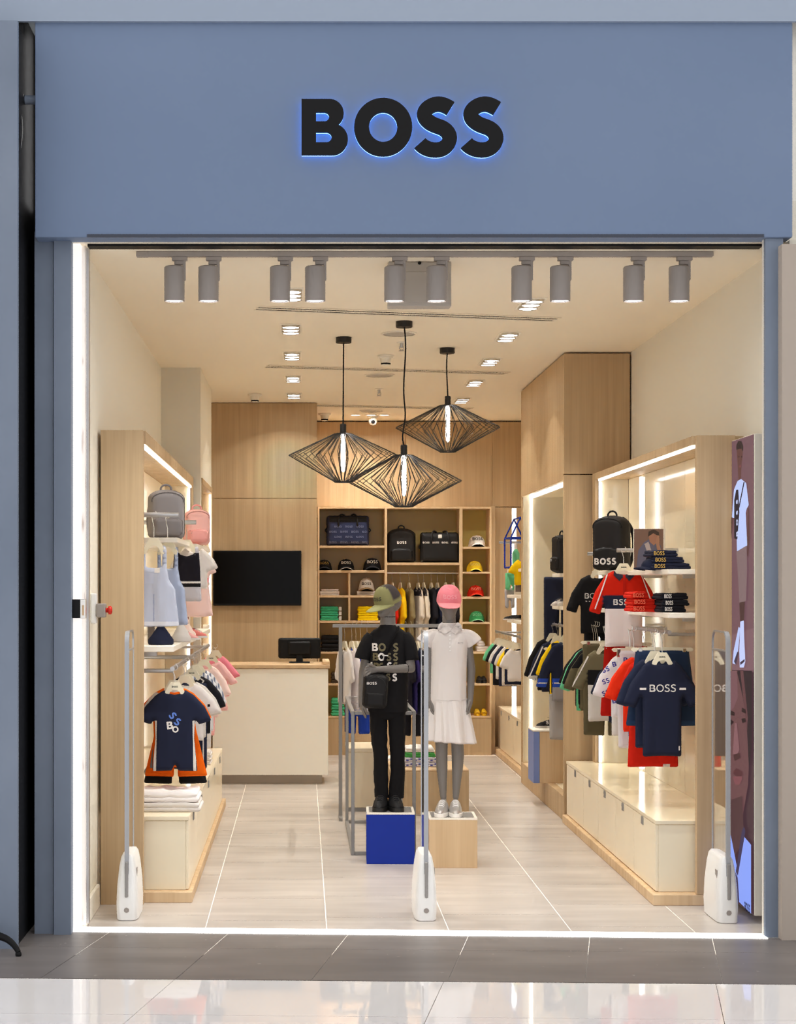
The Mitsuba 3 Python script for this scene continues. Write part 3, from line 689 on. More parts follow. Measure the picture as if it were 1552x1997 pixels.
# --- rear right cabinet behind the column
RR = thing('display_cabinet', 'lit display cabinet in the rear right corner behind the wood column', 'display cabinet')
part(RR, 'back_panel', box(2.30, 2.345, Y(12.36), Y(14.58), 0, 2.6), 'glossy_back')
part(RR, 'plinth', box(1.93, 2.299, Y(12.36), Y(14.55), 0, .06, .003), 'pale_wood')
part(RR, 'drawer_box', box(1.985, 2.299, Y(12.36), Y(14.5), .061, .45, .002), 'cream_lacquer')
part(RR, 'drawer_top', box(1.968, 2.299, Y(12.36), Y(14.5), .452, .475, .003), 'cream_lacquer')
dd = [12.37, 12.9, 13.43, 13.96, 14.49]
for a, b in zip(dd[:-1], dd[1:]):
    D = part(RR, 'drawer', box(1.97, 1.9845, Y(a) + .0015, Y(b) - .0015, .065, .45, .002), 'cream_lacquer')
    handle_pull(D, 1.97, Y((a + b) / 2), .449, 1)
part(RR, 'light_strip', box(2.06, 2.10, Y(14.1), Y(14.14), .48, 2.45), 'lamp_face', emit=L_STRIP * LAMP**.3, label='glowing vertical strip')
for py in (1110, 1160, 1208): part(RR, 'shelf', box(1.95, 2.299, Y(12.7), Y(13.7), Z(py, 13.5) - .03, Z(py, 13.5), .003), 'shelf_white')
RRZ = Z(1238, 13)
u_rail(RR, 1.885, 2.299, 12.5, 14.0, RRZ)
part(RR, 'faceout_arm', tube([[1.86, Y(13.6), Z(1058, 13.6)], [2.299, Y(13.6), Z(1058, 13.6)]], .012, 12), 'silver', 40)

# --- rear shelving
SH = thing('shelving_unit', 'light wood wall shelving with olive backs across the rear wall', 'shelving unit')
fd = 14.3
def rx(px): return X(px, fd)
def rz(py): return Z(py, fd)
yf, yb = Y(fd), Y(14.62)
verts = [(619, 623, 990, 1398), (750, 755, 990, 1398), (896, 902, 990, 1398), (955, 958.5, 992, 1398), (679, 683, 1117, 1213)]
for a, b, t, l in verts: part(SH, 'divider', box(rx(a), rx(b), yf, yb, rz(l), rz(t), .002), 'pale_wood')
hs = [(619, 958, 988, 992), (623, 750, 1064, 1068.5), (623, 750, 1112, 1117), (623, 750, 1161, 1165.5), (623, 750, 1210.5, 1215), (623, 750, 1271, 1275), (623, 750, 1333, 1337), (755, 896, 1097, 1102), (902, 955, 1066, 1070.5), (902, 955, 1115, 1119), (902, 955, 1163.5, 1168), (902, 955, 1213, 1217), (902, 955, 1271, 1275), (902, 955, 1333, 1337), (755, 896, 1333, 1337), (619, 958, 1396.5, 1400)]
for a, b, t, l in hs: part(SH, 'shelf', box(rx(a) + .0005, rx(b) - .0005, yf + .001, yb, rz(l), rz(t), .002), 'pale_wood')
part(SH, 'back_panel', box(rx(619), rx(752), yb - .01, yb, rz(1396), rz(990)), 'olive_glass')
part(SH, 'back_panel', box(rx(753), rx(898), yb - .01, yb, rz(1396), rz(990)), 'olive_glass')
part(SH, 'back_panel', box(rx(899), rx(957), yb - .01, yb, rz(1396), rz(990)), 'yellow_glass')
part(SH, 'base', box(rx(619), rx(958.5), yf + .01, yb, 0, rz(1400) - .001, .002), 'wood')
part(SH, 'rail', tube([[rx(755), yf + .12, rz(1117)], [rx(896), yf + .12, rz(1117)]], .012, 12), 'chrome', 40, label='chrome hanging rail')
# counter
CO = thing('cash_counter', 'cream sales counter with a wood top under the television', 'counter')
c0, c1 = X(640, 12.2), -.765
part(CO, 'body', box(c1, c0, Y(12.2), Y(12.2) + .55, .08, .985, .003), 'counter_paint')
part(CO, 'top', box(c1, c0 + .014, Y(12.2) - .015, Y(12.2) + .58, .988, 1.018, .003), 'pale_wood', label='light wood top')
part(CO, 'upstand', box(c0 - .045, c0 + .014, Y(12.2) + .02, Y(12.2) + .58, 1.019, 1.045, .003), 'pale_wood')
part(CO, 'toe_kick', box(c1, X(628, 12.25), Y(12.2) + .08, Y(12.2) + .5, 0, .079), 'ceiling_gray', label='grey recessed base')
mo = thing('computer_monitor', 'dark monitor seen from behind on the cream counter', 'monitor'); mx, my = X(584, 12.6), Y(12.5)
part(mo, 'housing', soft(rbox(mx - .185, mx + .185, my, my + .05, 1.055, 1.235, .02), .03, 0), 'black', 40)
part(mo, 'rear_bulge', soft(rbox(mx - .10, mx + .10, my - .03, my + .01, 1.085, 1.205, .018), .03, 0), 'black', 40)
part(mo, 'stand', cat(box(mx - .03, mx + .03, my - .02, my + .02, 1.022, 1.12, .005), box(mx - .09, mx + .09, my - .06, my + .09, 1.019, 1.028, .003)), 'black')
# television
tv = thing('television', 'wide black television mounted on the wood wall', 'television'); v = 13.12
part(tv, 'housing', box(X(415.5, v), X(587.5, v), Y(13.17) - .05, Y(13.17) - .001, Z(1181, v), Z(1074, v), .004), 'black')
part(tv, 'screen', box(X(418, v), X(585, v), Y(13.17) - .052, Y(13.17) - .0505, Z(1177, v), Z(1076.5, v)), 'black_gloss', label='glossy dark screen')

# ================================================================ CLOTHES AND GOODS
NAVY, BLACK, WHITE, RED, OLIVE, YELL, MINT, PINK, PALEPINK, ORANGE = C(34, 38, 58), C(26, 25, 27), C(226, 221, 217), C(206, 36, 20), C(92, 84, 62), C(240, 200, 20), C(104, 190, 142), C(244, 150, 160), C(246, 205, 198), C(226, 98, 14)
GREY, LBLUE, BLUE, CREAM, DENIM, OFFW, KHAKI = C(170, 168, 174), C(200, 208, 226), C(36, 66, 168), C(236, 228, 202), C(40, 56, 84), C(214, 208, 202), C(150, 138, 100)
def mirror(pts): return sg.Polygon(pts + [(-x, z) for x, z in pts[::-1]]).buffer(0)
def tee_poly(w=.2, L=.5, sw=.1, sl=.22, neck=.12, arm=.13, hem=1.0, sd=.03, cuff=.07):
    a, n = w / 2, neck / 2
    return mirror([(0, -.028), (n * .75, -.02), (n, 0), (a * .98, -sd), (a + sw * .6, -sd - (sl - sd) * .45), (a + sw, -sl), (a + sw - cuff, -sl - .022), (a + .004, -sd - arm), (a * 1.0, -L * .6), (a * hem, -L), (0, -L + .004)])
def dress_poly(w=.2, L=.55, sw=.08, sl=.16, neck=.12, hem=1.6, waist=.5):
    a, n = w / 2, neck / 2
    return mirror([(0, -.03), (n, 0), (a, -.03), (a + sw, -sl), (a + sw - .06, -sl - .02), (a + .004, -.13), (a * .95, -L * waist), (a * hem, -L), (0, -L - .01)])
def tank_poly(w=.2, L=.3, strap=.11, depth=.09, hem=1.05):
    a, n = w / 2, strap / 2
    return mirror([(0, -depth), (n - .018, -depth + .012), (n - .012, 0), (n + .012, 0), (n + .018, -depth * .8), (a, -depth - .05), (a * hem, -L), (0, -L)])
def legs_poly(w=.26, L=.3, flare=1.15, crotch=.14, gap=.012):
    a = w / 2
    return mirror([(0, 0), (a, 0), (a * 1.02, -.03), (a * flare, -L), (gap, -L - .006), (gap * .6, -crotch - .02), (0, -crotch)])
def overall_poly(w=.2, L=.5):
    a = w / 2
    return mirror([(0, -.125), (a * .36, -.12), (a * .40, -.02), (a * .36, 0), (a * .52, 0), (a * .58, -.03), (a * .58, -.12), (a * .68, -.19), (a * .96, -.24), (a * 1.0, -.3), (a * 1.14, -L), (.006, -L - .006), (.004, -.33), (0, -.32)])
HANG = None
def hanger(x, y, z, zr, label, rz=0.0, clips=False, half=.155, logo=False):
    """cream hanger: z = neck height of the garment, zr = rail height"""
    h = thing('clothes_hanger', label, 'hanger', 'cream plastic hangers')
    top = .042
    if clips:
        q = mirror([(0, .012), (half, .010), (half + .012, 0), (half, -.012), (0, -.014)])
        for s in (-1, 1):
            part(h, 'clip', placed(box(s * half * .75 - .011, s * half * .75 + .011, -.012, .012, -.045, .006, .003), x, y, z, rz), 'chrome', label='metal clip')
        top = .012
    else:
        outer = mirror([(0, top), (.024, top), (.036, .022), (.062, -.026), (half, -.062), (half, -.074), (.06, -.052), (.04, -.04), (.026, -.012), (.012, -.002), (0, 0)])
        q = outer
    body = extr_xz(q.buffer(-.002).buffer(.002), -.006, .006)
    part(h, 'body', placed(body, x, y, z, rz), 'cream_plastic', 30)
    t = np.radians(np.linspace(-100, 150, 14)); r = .017
    hk = [[0, 0, top - .002], [0, 0, (top + zr - z - .012) / 2]] + [[r * math.sin(a) * .9 + .0, 0, zr - z + r * -math.cos(a) + .006] for a in t[2:]]
    part(h, 'hook', placed(tube(np.array(hk), .0022, 6), x, y, z, rz), 'chrome', 40, label='wire hook')
    if logo:
        g = affinity.translate(word('BOSS', .009), 0, .017)
        m = extr_xz(g, -.0072, -.0062)
        part(h, 'lettering', placed(m, x, y, z, rz), 'print', False, BLACK, label='tiny black lettering')
def span(poly, z):
    q = poly.intersection(sg.box(-2, z - .002, 2, z + .002)); return q.bounds[2] if not q.is_empty else .1
def garment(name, cat_, label, poly, color, x, d, z, rz=0.0, prints=(), thick=.016, fold=.007, fx=14., fz=2.2, seed=None, res=.014, group=None, hang=None, clips=False, mat_='cloth', round_=.03, half=.155, dy=0.0, tilt=0.0, logo=False, hlabel=None):
    if not clips: half = max(.05, min(half, span(poly, -.075) - .032))
    k = thing(name, label, cat_, group)
    sd = seed if seed is not None else (abs(hash_(label)) % 97)
    s = Soft(poly, thick, round_, fold, fx, fz, sd, res)
    y = Y(d) + dy
    body = placed(s.mesh(), x, y, z, rz, tilt)
    prints = [p for p in prints]
    if callable(color):
        v0 = s.mesh().vertices; color = np.array([color(a, b) for a, b in v0[:, [0, 2]]])
    if prints: part(k, 'fabric', body, mat_, True, color)
    else: put(k, body, mat_, True, color)
    for i, (pn, pg, pc, pl) in enumerate(prints):
        m = s.patch(pg, .0016 + .0006 * i)
        if m is not None:
            m = trimesh.Trimesh(m.vertices, m.faces, process=True); part(k, pn, placed(m, x, y, z, rz, tilt), 'print' if pn == 'lettering' else 'cloth', True, pc, label=pl)
    if hang is not None: hanger(x, y, z, hang, hlabel or f'cream hanger holding the {short(label)}', rz, clips, half, logo)
    return k
def hash_(s): return sum((i + 1) * ord(c) for i, c in enumerate(s))
def short(label):
    w = label.split(); out = []
    for a in w:
        if a in ('on', 'hanging', 'in', 'with', 'behind', 'at') and len(out) > 2: break
        out.append(a)
    return ' '.join(out)
def at(g, x, z, deg=0): return affinity.translate(affinity.rotate(g, deg, origin=(0, 0)), x, z)

# ---------------- right cabinet, front rail: garments face the entrance, one behind another
k = .002839
RXc = 2.02
g_ = dict(hang=RZ)
nk = RZ - .152
p_boss = at(word('BOSS', .040, .15), 0, -.155)
garment('t_shirt', 't-shirt', 'navy t-shirt with white lettering, foremost on the right rail', tee_poly(.215, .535, .112, .245, .135, .155), NAVY, X(1291, 7.95), 7.95, nk, prints=[
    ('lettering', p_boss, WHITE, 'white block lettering'), ('stripe', sg.box(-.128, -.165, -.092, -.152), WHITE, 'white dash'), ('stripe', sg.box(.092, -.165, .128, -.152), WHITE, 'white dash'),
    ('label_tag', sg.box(.088, -.50, .096, -.475), WHITE, 'small white tag')], hang=RZ, logo=True, fold=.009)
garment('t_shirt', 't-shirt', 'navy t-shirt directly behind the foremost navy one on the right rail', tee_poly(.22, .50, .112, .25, .13, .15), C(38, 44, 66), X(1277, 8.03), 8.03, nk + .004, hang=RZ)
garment('denim_shorts', 'shorts', 'dark blue denim shorts clipped to a hanger behind the navy t-shirts', unary_union([legs_poly(.30, .43, 1.36, .2)]), DENIM, X(1291, 8.1), 8.1, RZ - .10, prints=[
    ('cuff', sg.box(-.3, -.43, .3, -.40), C(44, 66, 98), 'lighter turned-up cuffs')], hang=RZ, clips=True, half=.165)
garment('tunic', 'dress', 'long bright red tunic under the navy t-shirts, longest on the right rail', tee_poly(.27, .62, .06, .2, .13, .14, hem=1.08), RED, X(1273, 8.24), 8.24, nk - .01, prints=[('label_tag', sg.box(.055, -.625, .095, -.60), OFFW, 'small white tag')], hang=RZ, fold=.01)
garment('t_shirt', 't-shirt', 'orange red t-shirt with turned-up sleeves, left of the denim shorts', tee_poly(.24, .44, .11, .24, .13, .15), C(230, 52, 22), X(1256, 8.34), 8.34, nk, hang=RZ, rz=-12, fold=.012)
pat = unary_union([at(word('BOSS', .030, .2), -.01 + (.03 if r % 2 else 0), -.06 - r * .062) for r in range(8)])
garment('leggings', 'leggings', 'white leggings printed with blue lettering hanging left of the red tunic', legs_poly(.2, .58, .92, .2), C(222, 218, 222), X(1236, 8.5), 8.5, RZ - .12, prints=[('lettering', pat, C(50, 50, 140), 'rows of blue lettering')], hang=RZ, clips=True, half=.12)
garment('t_shirt', 't-shirt', 'white t-shirt printed all over with blue lettering on the right rail', tee_poly(.23, .38, .115, .24, .13, .15), C(232, 228, 230), X(1229, 8.6), 8.6, nk, prints=[('lettering', unary_union([at(word('BOSS', .028, .2), -.06 + (.05 if r % 2 else 0), -.05 - r * .055, 12) for r in range(6)] + [at(word('SS', .028, .2), -.15, -.09 - .07 * r, 20) for r in range(3)]), C(50, 50, 140), 'blue lettering')], hang=RZ)
garment('t_shirt', 't-shirt', 'plain white long t-shirt behind the blue printed one', tee_poly(.22, .50, .105, .23, .13, .15), WHITE, X(1228, 8.7), 8.7, nk, hang=RZ)
garment('skirt', 'skirt', 'deep red skirt clipped to a hanger behind the white t-shirts', legs_poly(.26, .44, 1.2, .4), C(178, 26, 18), X(1220, 8.82), 8.82, RZ - .10, hang=RZ, clips=True, half=.15)
garment('t_shirt', 't-shirt', 'navy t-shirt at the far end of the front right rail', tee_poly(.22, .42, .115, .24, .13, .15), NAVY, X(1221, 8.92), 8.92, nk - .02, hang=RZ)
# ---------------- right cabinet, rear rail
cb = tee_poly(.22, .46, .105, .24, .13, .15)
garment('polo_shirt', 'shirt', 'olive, black and white colour block shirt on the rear right rail', cb, (lambda a, b: WHITE if b < -.225 and abs(a) < .13 else BLACK if b < -.13 and abs(a) < .117 else C(110, 102, 78)), X(1180, 9.2), 9.2, nk, prints=[('band', cb.intersection(sg.box(-.112, -.225, .112, -.13)), BLACK, 'black chest band'), ('lower_body', cb.intersection(sg.box(-.112, -.5, .112, -.225)), OFFW, 'white lower body'), ('piping', cb.intersection(at(sg.box(-.004, -.3, .004, .02), -.12, -.06, -28)), OFFW, 'white piping')], hang=RZ, logo=True)
garment('trousers', 'trousers', 'long olive trousers hanging lowest on the rear right rail', legs_poly(.30, .60, .98, .24), OLIVE, X(1182, 9.32), 9.32, RZ - .11, hang=RZ, clips=True, half=.155)
garment('t_shirt', 't-shirt', 'olive t-shirt with black shoulders behind the colour block shirt', tee_poly(.23, .40, .11, .25, .13, .15), OLIVE, X(1165, 9.42), 9.42, nk - .01, prints=[('yoke', sg.box(-.2, -.12, .2, .01), BLACK, 'black shoulders')], hang=RZ)
garment('t_shirt', 't-shirt', 'black t-shirt in the middle of the rear right rail', tee_poly(.23, .38, .11, .24, .13, .15), BLACK, X(1161, 9.54), 9.54, nk, hang=RZ)
garment('t_shirt', 't-shirt', 'mint green edged olive t-shirt on the rear right rail', tee_poly(.23, .42, .115, .27, .13, .15), MINT, X(1157, 9.64), 9.64, nk - .01, prints=[('body_panel', tee_poly(.225, .415, .10, .26, .13, .15).buffer(-.012), OLIVE, 'olive body')], hang=RZ)
garment('t_shirt', 't-shirt', 'black t-shirt at the far end of the rear right rail', tee_poly(.22, .40, .115, .24, .13, .15), BLACK, X(1153, 9.76), 9.76, nk - .01, hang=RZ)
# ---------------- polo and black outfit on the short arms
po = tee_poly(.23, .47, .10, .25, .12, .15)
pz = Z(1112, 8.8)
garment('polo_shirt', 'shirt', 'red, navy and white polo shirt with white lettering on the upper right arm', po, (lambda a, b: WHITE if b < -.235 and abs(a) < .13 else NAVY if b < -.155 and abs(a) < .13 else C(206, 36, 18)), X(1216, 8.78), 8.78, pz, prints=[
    ('band', po.intersection(sg.box(-.117, -.235, .117, -.155)), NAVY, 'navy chest band'), ('lower_body', po.intersection(sg.box(-.1145, -.5, .1145, -.235)), C(238, 226, 224), 'white lower body'),
    ('lettering', at(word('BSS', .036, .2), -.022, -.195), WHITE, 'white lettering'), ('collar', mirror([(0, -.028), (.03, -.006), (.058, .012), (.066, -.03), (.03, -.066), (.012, -.045)]), C(48, 46, 62), 'navy collar'),
    ('piping', at(sg.box(-.004, -.2, .004, .03), -.112, -.05, -20), WHITE, 'white shoulder piping'), ('piping', at(sg.box(-.004, -.2, .004, .03), .112, -.05, 20), WHITE, 'white shoulder piping'),
    ('placket', sg.box(-.008, -.15, .008, -.03), C(180, 28, 16), 'red placket')], hang=1.91, logo=True, thick=.02, fold=.01)
garment('t_shirt', 't-shirt', 'black t-shirt with white lettering on the far short arm', tee_poly(.24, .40, .10, .24, .12, .15), BLACK, X(1167, 9.66), 9.66, Z(1120, 9.66), prints=[('lettering', at(word('BOSS', .036, .13), -.030, -.145), WHITE, 'white outline lettering'), ('stripe', unary_union([sg.box(-.09 + i * .022, -.185, -.08 + i * .022, -.178) for i in range(6)]), WHITE, 'small white letters')], hang=1.908)
garment('trousers', 'trousers', 'black trousers hanging below the black t-shirt on the far short arm', legs_poly(.2, .52, 1.0, .2), BLACK, X(1168, 9.72), 9.72, Z(1180, 9.72))

# ---------------- niche in the column
NZ = Z(1222, 11)
part(W3, 'rail', tube([[2.03, Y(10.45), NZ], [2.03, Y(11.95), NZ]], .011, 12), 'silver', 40, label='silver hanging rail')
for i, d in enumerate((10.5, 11.9)): part(W3, 'rail_arm', tube([[2.03, Y(d), NZ], [2.309, Y(d), NZ]], .01, 12), 'silver', 40)
for py in (1118, 1182): part(W3, 'shelf', box(2.015, 2.309, Y(10.8), Y(11.6), Z(py, 11.2) - .03, Z(py, 11.2), .003), 'shelf_white')
part(W3, 'faceout_arm', tube([[1.93, Y(11.2), Z(1093, 11.2)], [2.309, Y(11.2), Z(1093, 11.2)]], .012, 12), 'silver', 40)
nn = NZ - .12
sw = tee_poly(.27, .44, .12, .33, .13, .17)
garment('sweatshirt', 'sweatshirt', 'navy sweatshirt with blue striped hem and sleeves at the front of the column niche', sw, NAVY, X(1112, 10.6), 10.6, nn + .02, prints=[('hem_band', sw.intersection(sg.box(-.4, -.335, .4, -.27)), C(44, 74, 168), 'blue band'), ('stripe', sw.intersection(sg.box(-.4, -.308, .4, -.300)), WHITE, 'white line'), ('lower_body', sw.intersection(sg.box(-.137, -.45, .137, -.335)), C(150, 146, 146), 'grey lower edge')], hang=NZ)
garment('joggers', 'trousers', 'light grey joggers below the navy sweatshirt in the column niche', legs_poly(.28, .34, 1.0, .2), C(176, 172, 170), X(1108, 10.68), 10.68, nn - .37)
garment('t_shirt', 't-shirt', 'yellow and black t-shirt in the column niche', tee_poly(.25, .46, .11, .26, .13, .15), YELL, X(1104, 10.9), 10.9, nn + .02, prints=[('sleeve_panel', sg.box(-.115, -.40, .2, -.02), NAVY, 'dark body')], hang=NZ)
garment('trousers', 'trousers', 'yellow striped black trousers in the column niche', legs_poly(.25, .62, .95, .2), BLACK, X(1102, 11.0), 11.0, nn - .05, prints=[('stripe', sg.box(-.085, -.8, -.045, -.02), YELL, 'yellow side stripe')], hang=NZ, clips=True)
garment('jacket', 'jacket', 'navy zip jacket with white sleeve piping in the column niche', tee_poly(.25, .40, .11, .29, .13, .15), NAVY, X(1087, 11.25), 11.25, nn, prints=[('piping', at(sg.box(-.005, -.24, .005, .02), -.125, -.06, -24), WHITE, 'white piping'), ('cuff', sg.box(-.26, -.33, -.14, -.27), WHITE, 'white cuff')], hang=NZ)
garment('jacket', 'jacket', 'black jacket at the far end of the column niche', tee_poly(.25, .42, .11, .30, .13, .15), BLACK, X(1078, 11.55), 11.55, nn + .01, hang=NZ)
garment('trousers', 'trousers', 'navy trousers hanging behind the niche shelves', legs_poly(.26, .70, 1.0, .2), NAVY, X(1092, 11.65), 11.65, Z(1125, 11.65))
# ---------------- rear right rail, seen small
rrn = RRZ - .11
for i, (col, d, lab, L, dx, st) in enumerate([(WHITE, 12.62, 'white baby t-shirt nearest on the rear corner rail', .30, .0, None), (YELL, 12.8, 'yellow and navy baby t-shirt on the rear corner rail', .34, 0, NAVY), (OFFW, 12.98, 'off-white baby shirt on the rear corner rail', .36, 0, None),
        (NAVY, 13.18, 'navy baby t-shirt in the middle of the rear corner rail', .38, 0, None), (WHITE, 13.38, 'white baby shirt behind the navy one on the rear corner rail', .33, 0, None), (BLACK, 13.58, 'black baby t-shirt on the rear corner rail', .40, 0, None), (MINT, 13.8, 'mint green baby t-shirt farthest on the rear corner rail', .30, 0, None)]):
    pr = [('body_panel', sg.box(-.085, -.5, .3, -.02), st, 'navy body')] if st is not None else []
    garment('baby_shirt', 't-shirt', lab, tee_poly(.17, L, .075, .17, .1, .11), col, 1.885, d, rrn + .01, rz=-10, prints=pr, hang=RRZ, res=.018, half=.1)
garment('leggings', 'leggings', 'mint green leggings hanging below the wire house on the corner shelf', legs_poly(.11, .16, 1.0, .1), MINT, X(998, 13.7), 13.75, Z(1117, 13.7), res=.016)
garment('leggings', 'leggings', 'grey leggings hanging below the mint green ones', legs_poly(.10, .19, .9, .1), GREY, X(997, 13.7), 13.8, Z(1147, 13.7), res=.016)
garment('baby_shirt', 't-shirt', 'yellow baby shirt hanging beside the wire house in the corner', tee_poly(.16, .24, .06, .12, .09, .1), YELL, X(1020, 13.0), 13.0, Z(1090, 13.0), res=.018)
wh = thing('wire_house', 'blue wire house frame on the upper shelf of the rear corner', 'decoration')
hx0, hx1, hz0, hz1, hz2 = X(993, 13.2), X(1030, 13.2), Z(1109, 13.5), Z(1052, 13.4), Z(1013, 13.3)
hy0, hy1 = Y(13.1), Y(13.5)
def bar(parent, a, b, r=.008, m='blue_paint', nm='bar'): part(parent, nm, tube([a, b], r, 6), m)
for y in (hy0, hy1):
    for a, b in (((hx0, hz0), (hx0, hz1)), ((hx1, hz0), (hx1, hz1)), ((hx0, hz0), (hx1, hz0)), ((hx0, hz1), (hx1, hz1)), ((hx0, hz1), ((hx0 + hx1) / 2, hz2)), ((hx1, hz1), ((hx0 + hx1) / 2, hz2))):
        bar(wh, [a[0], y, a[1] + .009], [b[0], y, b[1] + .009])
for xx, zz in ((hx0, hz0), (hx1, hz0), (hx0, hz1), (hx1, hz1), ((hx0 + hx1) / 2, hz2)): bar(wh, [xx, hy0, zz + .009], [xx, hy1, zz + .009])
bo = thing('bottle', 'small mint green bottle inside the blue wire house', 'bottle')
part(bo, 'body', lathe([(.03, hz0 + .001), (.034, hz0 + .01), (.034, hz0 + .14), (.014, hz0 + .18)], (hx0 + .075, Y(13.3), 0), 16), 'painted', True, MINT)
part(bo, 'cap', lathe([(.015, hz0 + .181), (.015, hz0 + .24)], (hx0 + .075, Y(13.3), 0), 14), 'painted', True, OFFW, label='white cap')
pf = thing('picture_card', 'small white framed picture card on the corner shelf', 'picture'); q = Z(1160, 13.5)
part(pf, 'frame', box(X(1003, 13.3), X(1022, 13.3), Y(13.3), Y(13.3) + .015, q + .001, q + .15, .002), 'shelf_white')
part(pf, 'picture', box(X(1005, 13.3), X(1020, 13.3), Y(13.3) - .0015, Y(13.3) - .0003, q + .03, q + .125), 'painted', False, C(110, 95, 88), label='dark printed picture')

# ---------------- left cabinet
garment('dungarees', 'dungarees', 'pale blue dungarees nearest the left wood panel', overall_poly(.245, .445), C(188, 194, 212), X(300, 7.95), 7.95, Z(1064, 7.95), prints=[('seam', sg.box(-.0025, -.44, .0025, -.27), C(150, 160, 190), 'darker centre seam'), ('pocket', sg.box(-.055, -.21, .0, -.15), C(190, 196, 216), 'chest pocket'), ('hem', sg.box(-.2, -.443, .2, -.42), C(224, 227, 238), 'pale turned-up hems'), ('label_tag', sg.box(.005, -.15, .035, -.115), WHITE, 'white care label')], fold=.02, fx=24, hang=2.086, half=.10)
garment('dungarees', 'dungarees', 'pale blue dungarees with the denim shading, behind the nearest pair on the left', overall_poly(.22, .44), C(168, 178, 202), X(326, 8.08), 8.1, Z(1066, 8.08), fold=.014, hang=2.086, half=.09, rz=-20)
bw = tank_poly(.165, .34, .12, .06, 1.12)
garment('baby_set', 'outfit', 'black and white baby top with grey shorts hanging beside the pale blue dungarees', unary_union([bw]), C(196, 194, 202), X(364, 8.9), 8.9, Z(1066, 8.9), prints=[('bodice', bw.intersection(sg.box(-.1, -.215, .1, -.04)), C(28, 26, 34), 'black bodice'), ('stripe', bw.intersection(sg.box(-.11, -.228, .11, -.216)), WHITE, 'white band'), ('waistband', bw.intersection(sg.box(-.11, -.25, .11, -.228)), BLACK, 'black waistband')], hang=2.086, half=.09)
garment('baby_shirt', 't-shirt', 'white baby shirt with ruffled sleeves behind the black and white top', tee_poly(.17, .26, .07, .13, .1, .1), WHITE, X(378, 9.05), 9.05, Z(1068, 9.05))
garment('baby_dress', 'dress', 'pale pink baby dress behind the white ruffled shirt', dress_poly(.15, .40, .05, .12, .1, 1.35), C(244, 212, 206), X(385, 9.25), 9.25, Z(1080, 9.25), prints=[('sash', sg.box(-.1, -.185, .1, -.155), C(240, 150, 150), 'pink sash')])
# rail
ln = LZ - .118
lx = lambda d: -.715
rom = tee_poly(.215, .45, .095, .17, .11, .125, hem=1.16)
rom = unary_union([rom, sg.box(-.01, -.44, .01, -.3)]).difference(sg.Polygon([(-.028, -.47), (.028, -.47), (0, -.405)]))
sl_ = [('stripe', sg.Polygon([(s * .098, -.17), (s * .112, -.17), (s * .119, -.448), (s * .103, -.448)]), OFFW, 'white side tape') for s in (-1, 1)]
garment('romper', 'romper', 'navy baby romper with scattered white and blue letters, foremost on the left rail', rom, NAVY, X(341, 7.93), 7.93, ln, prints=[
    ('lettering', unary_union([at(word('B', .042), -.026, -.195, 8), at(word('O', .034, .24), .004, -.218)]), WHITE, 'white letters B and O'),
    ('lettering', unary_union([at(word('S', .040, .24), .016, -.176, -35), at(word('S', .040, .24), -.010, -.142, -55)]), C(96, 130, 210), 'blue letters S')] + sl_, hang=LZ, logo=True, fold=.008)
garment('romper', 'romper', 'orange edged white striped romper right behind the navy romper', tee_poly(.225, .45, .10, .17, .11, .12, 1.2), ORANGE, X(339, 8.03), 8.03, ln + .004, prints=[('yoke', sg.Polygon([(-.11, -.02), (-.2, -.15), (-.18, -.17), (-.06, -.04)]), OFFW, 'white shoulder stripe'), ('stripe', sg.box(-.135, -.46, -.118, -.16), C(110, 108, 110), 'grey side stripe')], hang=LZ)
garment('shorts', 'shorts', 'orange baby shorts flaring out left of the navy romper', legs_poly(.22, .30, 1.62, .17), ORANGE, X(343, 8.11), 8.11, ln - .20, prints=[])
garment('shorts', 'shorts', 'black baby shorts hanging lowest under the navy romper', legs_poly(.22, .30, 1.66, .16, .022), BLACK, X(342, 8.22), 8.22, ln - .255)
garment('t_shirt', 't-shirt', 'white t-shirt with black sleeve tabs behind the navy romper', tee_poly(.22, .34, .10, .17, .11, .12), WHITE, X(360, 8.42), 8.42, ln + .005, prints=[('tab', sg.box(.135, -.14, .15, -.125), BLACK, 'black tab')], hang=LZ)
garment('t_shirt', 't-shirt', 'white t-shirt with rolled sleeves in the middle of the left rail', tee_poly(.23, .34, .10, .19, .11, .12), OFFW, X(364, 8.62), 8.62, ln, hang=LZ)
garment('leggings', 'leggings', 'navy baby leggings with a white side line on the left rail', legs_poly(.22, .52, 1.0, .18), NAVY, X(368, 8.75), 8.75, ln - .02, prints=[('stripe', sg.box(.085, -.6, .093, -.02), OFFW, 'white line')])
garment('t_shirt', 't-shirt', 'black t-shirt with a white drawstring on the left rail', tee_poly(.23, .36, .10, .19, .12, .12), C(30, 30, 36), X(374, 8.95), 8.95, ln + .012, prints=[('drawstring', sg.LineString([(.03, -.0), (.075, -.03), (.05, -.07), (.02, -.1)]).buffer(.004), OFFW, 'white drawstring')], hang=LZ, logo=True)
for i, d in enumerate((9.25, 9.45)):
    garment('striped_shirt', 'shirt', ['white and grey striped baby shirt, the nearer of two on the left rail', 'white and grey striped baby shirt, the farther of two on the left rail'][i], tee_poly(.21, .40, .09, .22, .11, .12), C(226, 226, 230), X(380 + 5 * i, d), d, ln + .018, prints=[('stripe', unary_union([sg.box(-.2 + .028 * j, -.5, -.19 + .028 * j, 0) for j in range(15)]), C(120, 128, 150), 'grey stripes')], hang=LZ)
garment('leggings', 'leggings', 'white baby leggings behind the striped shirts', legs_poly(.2, .48, .9, .18), WHITE, X(385, 9.65), 9.65, ln - .04)
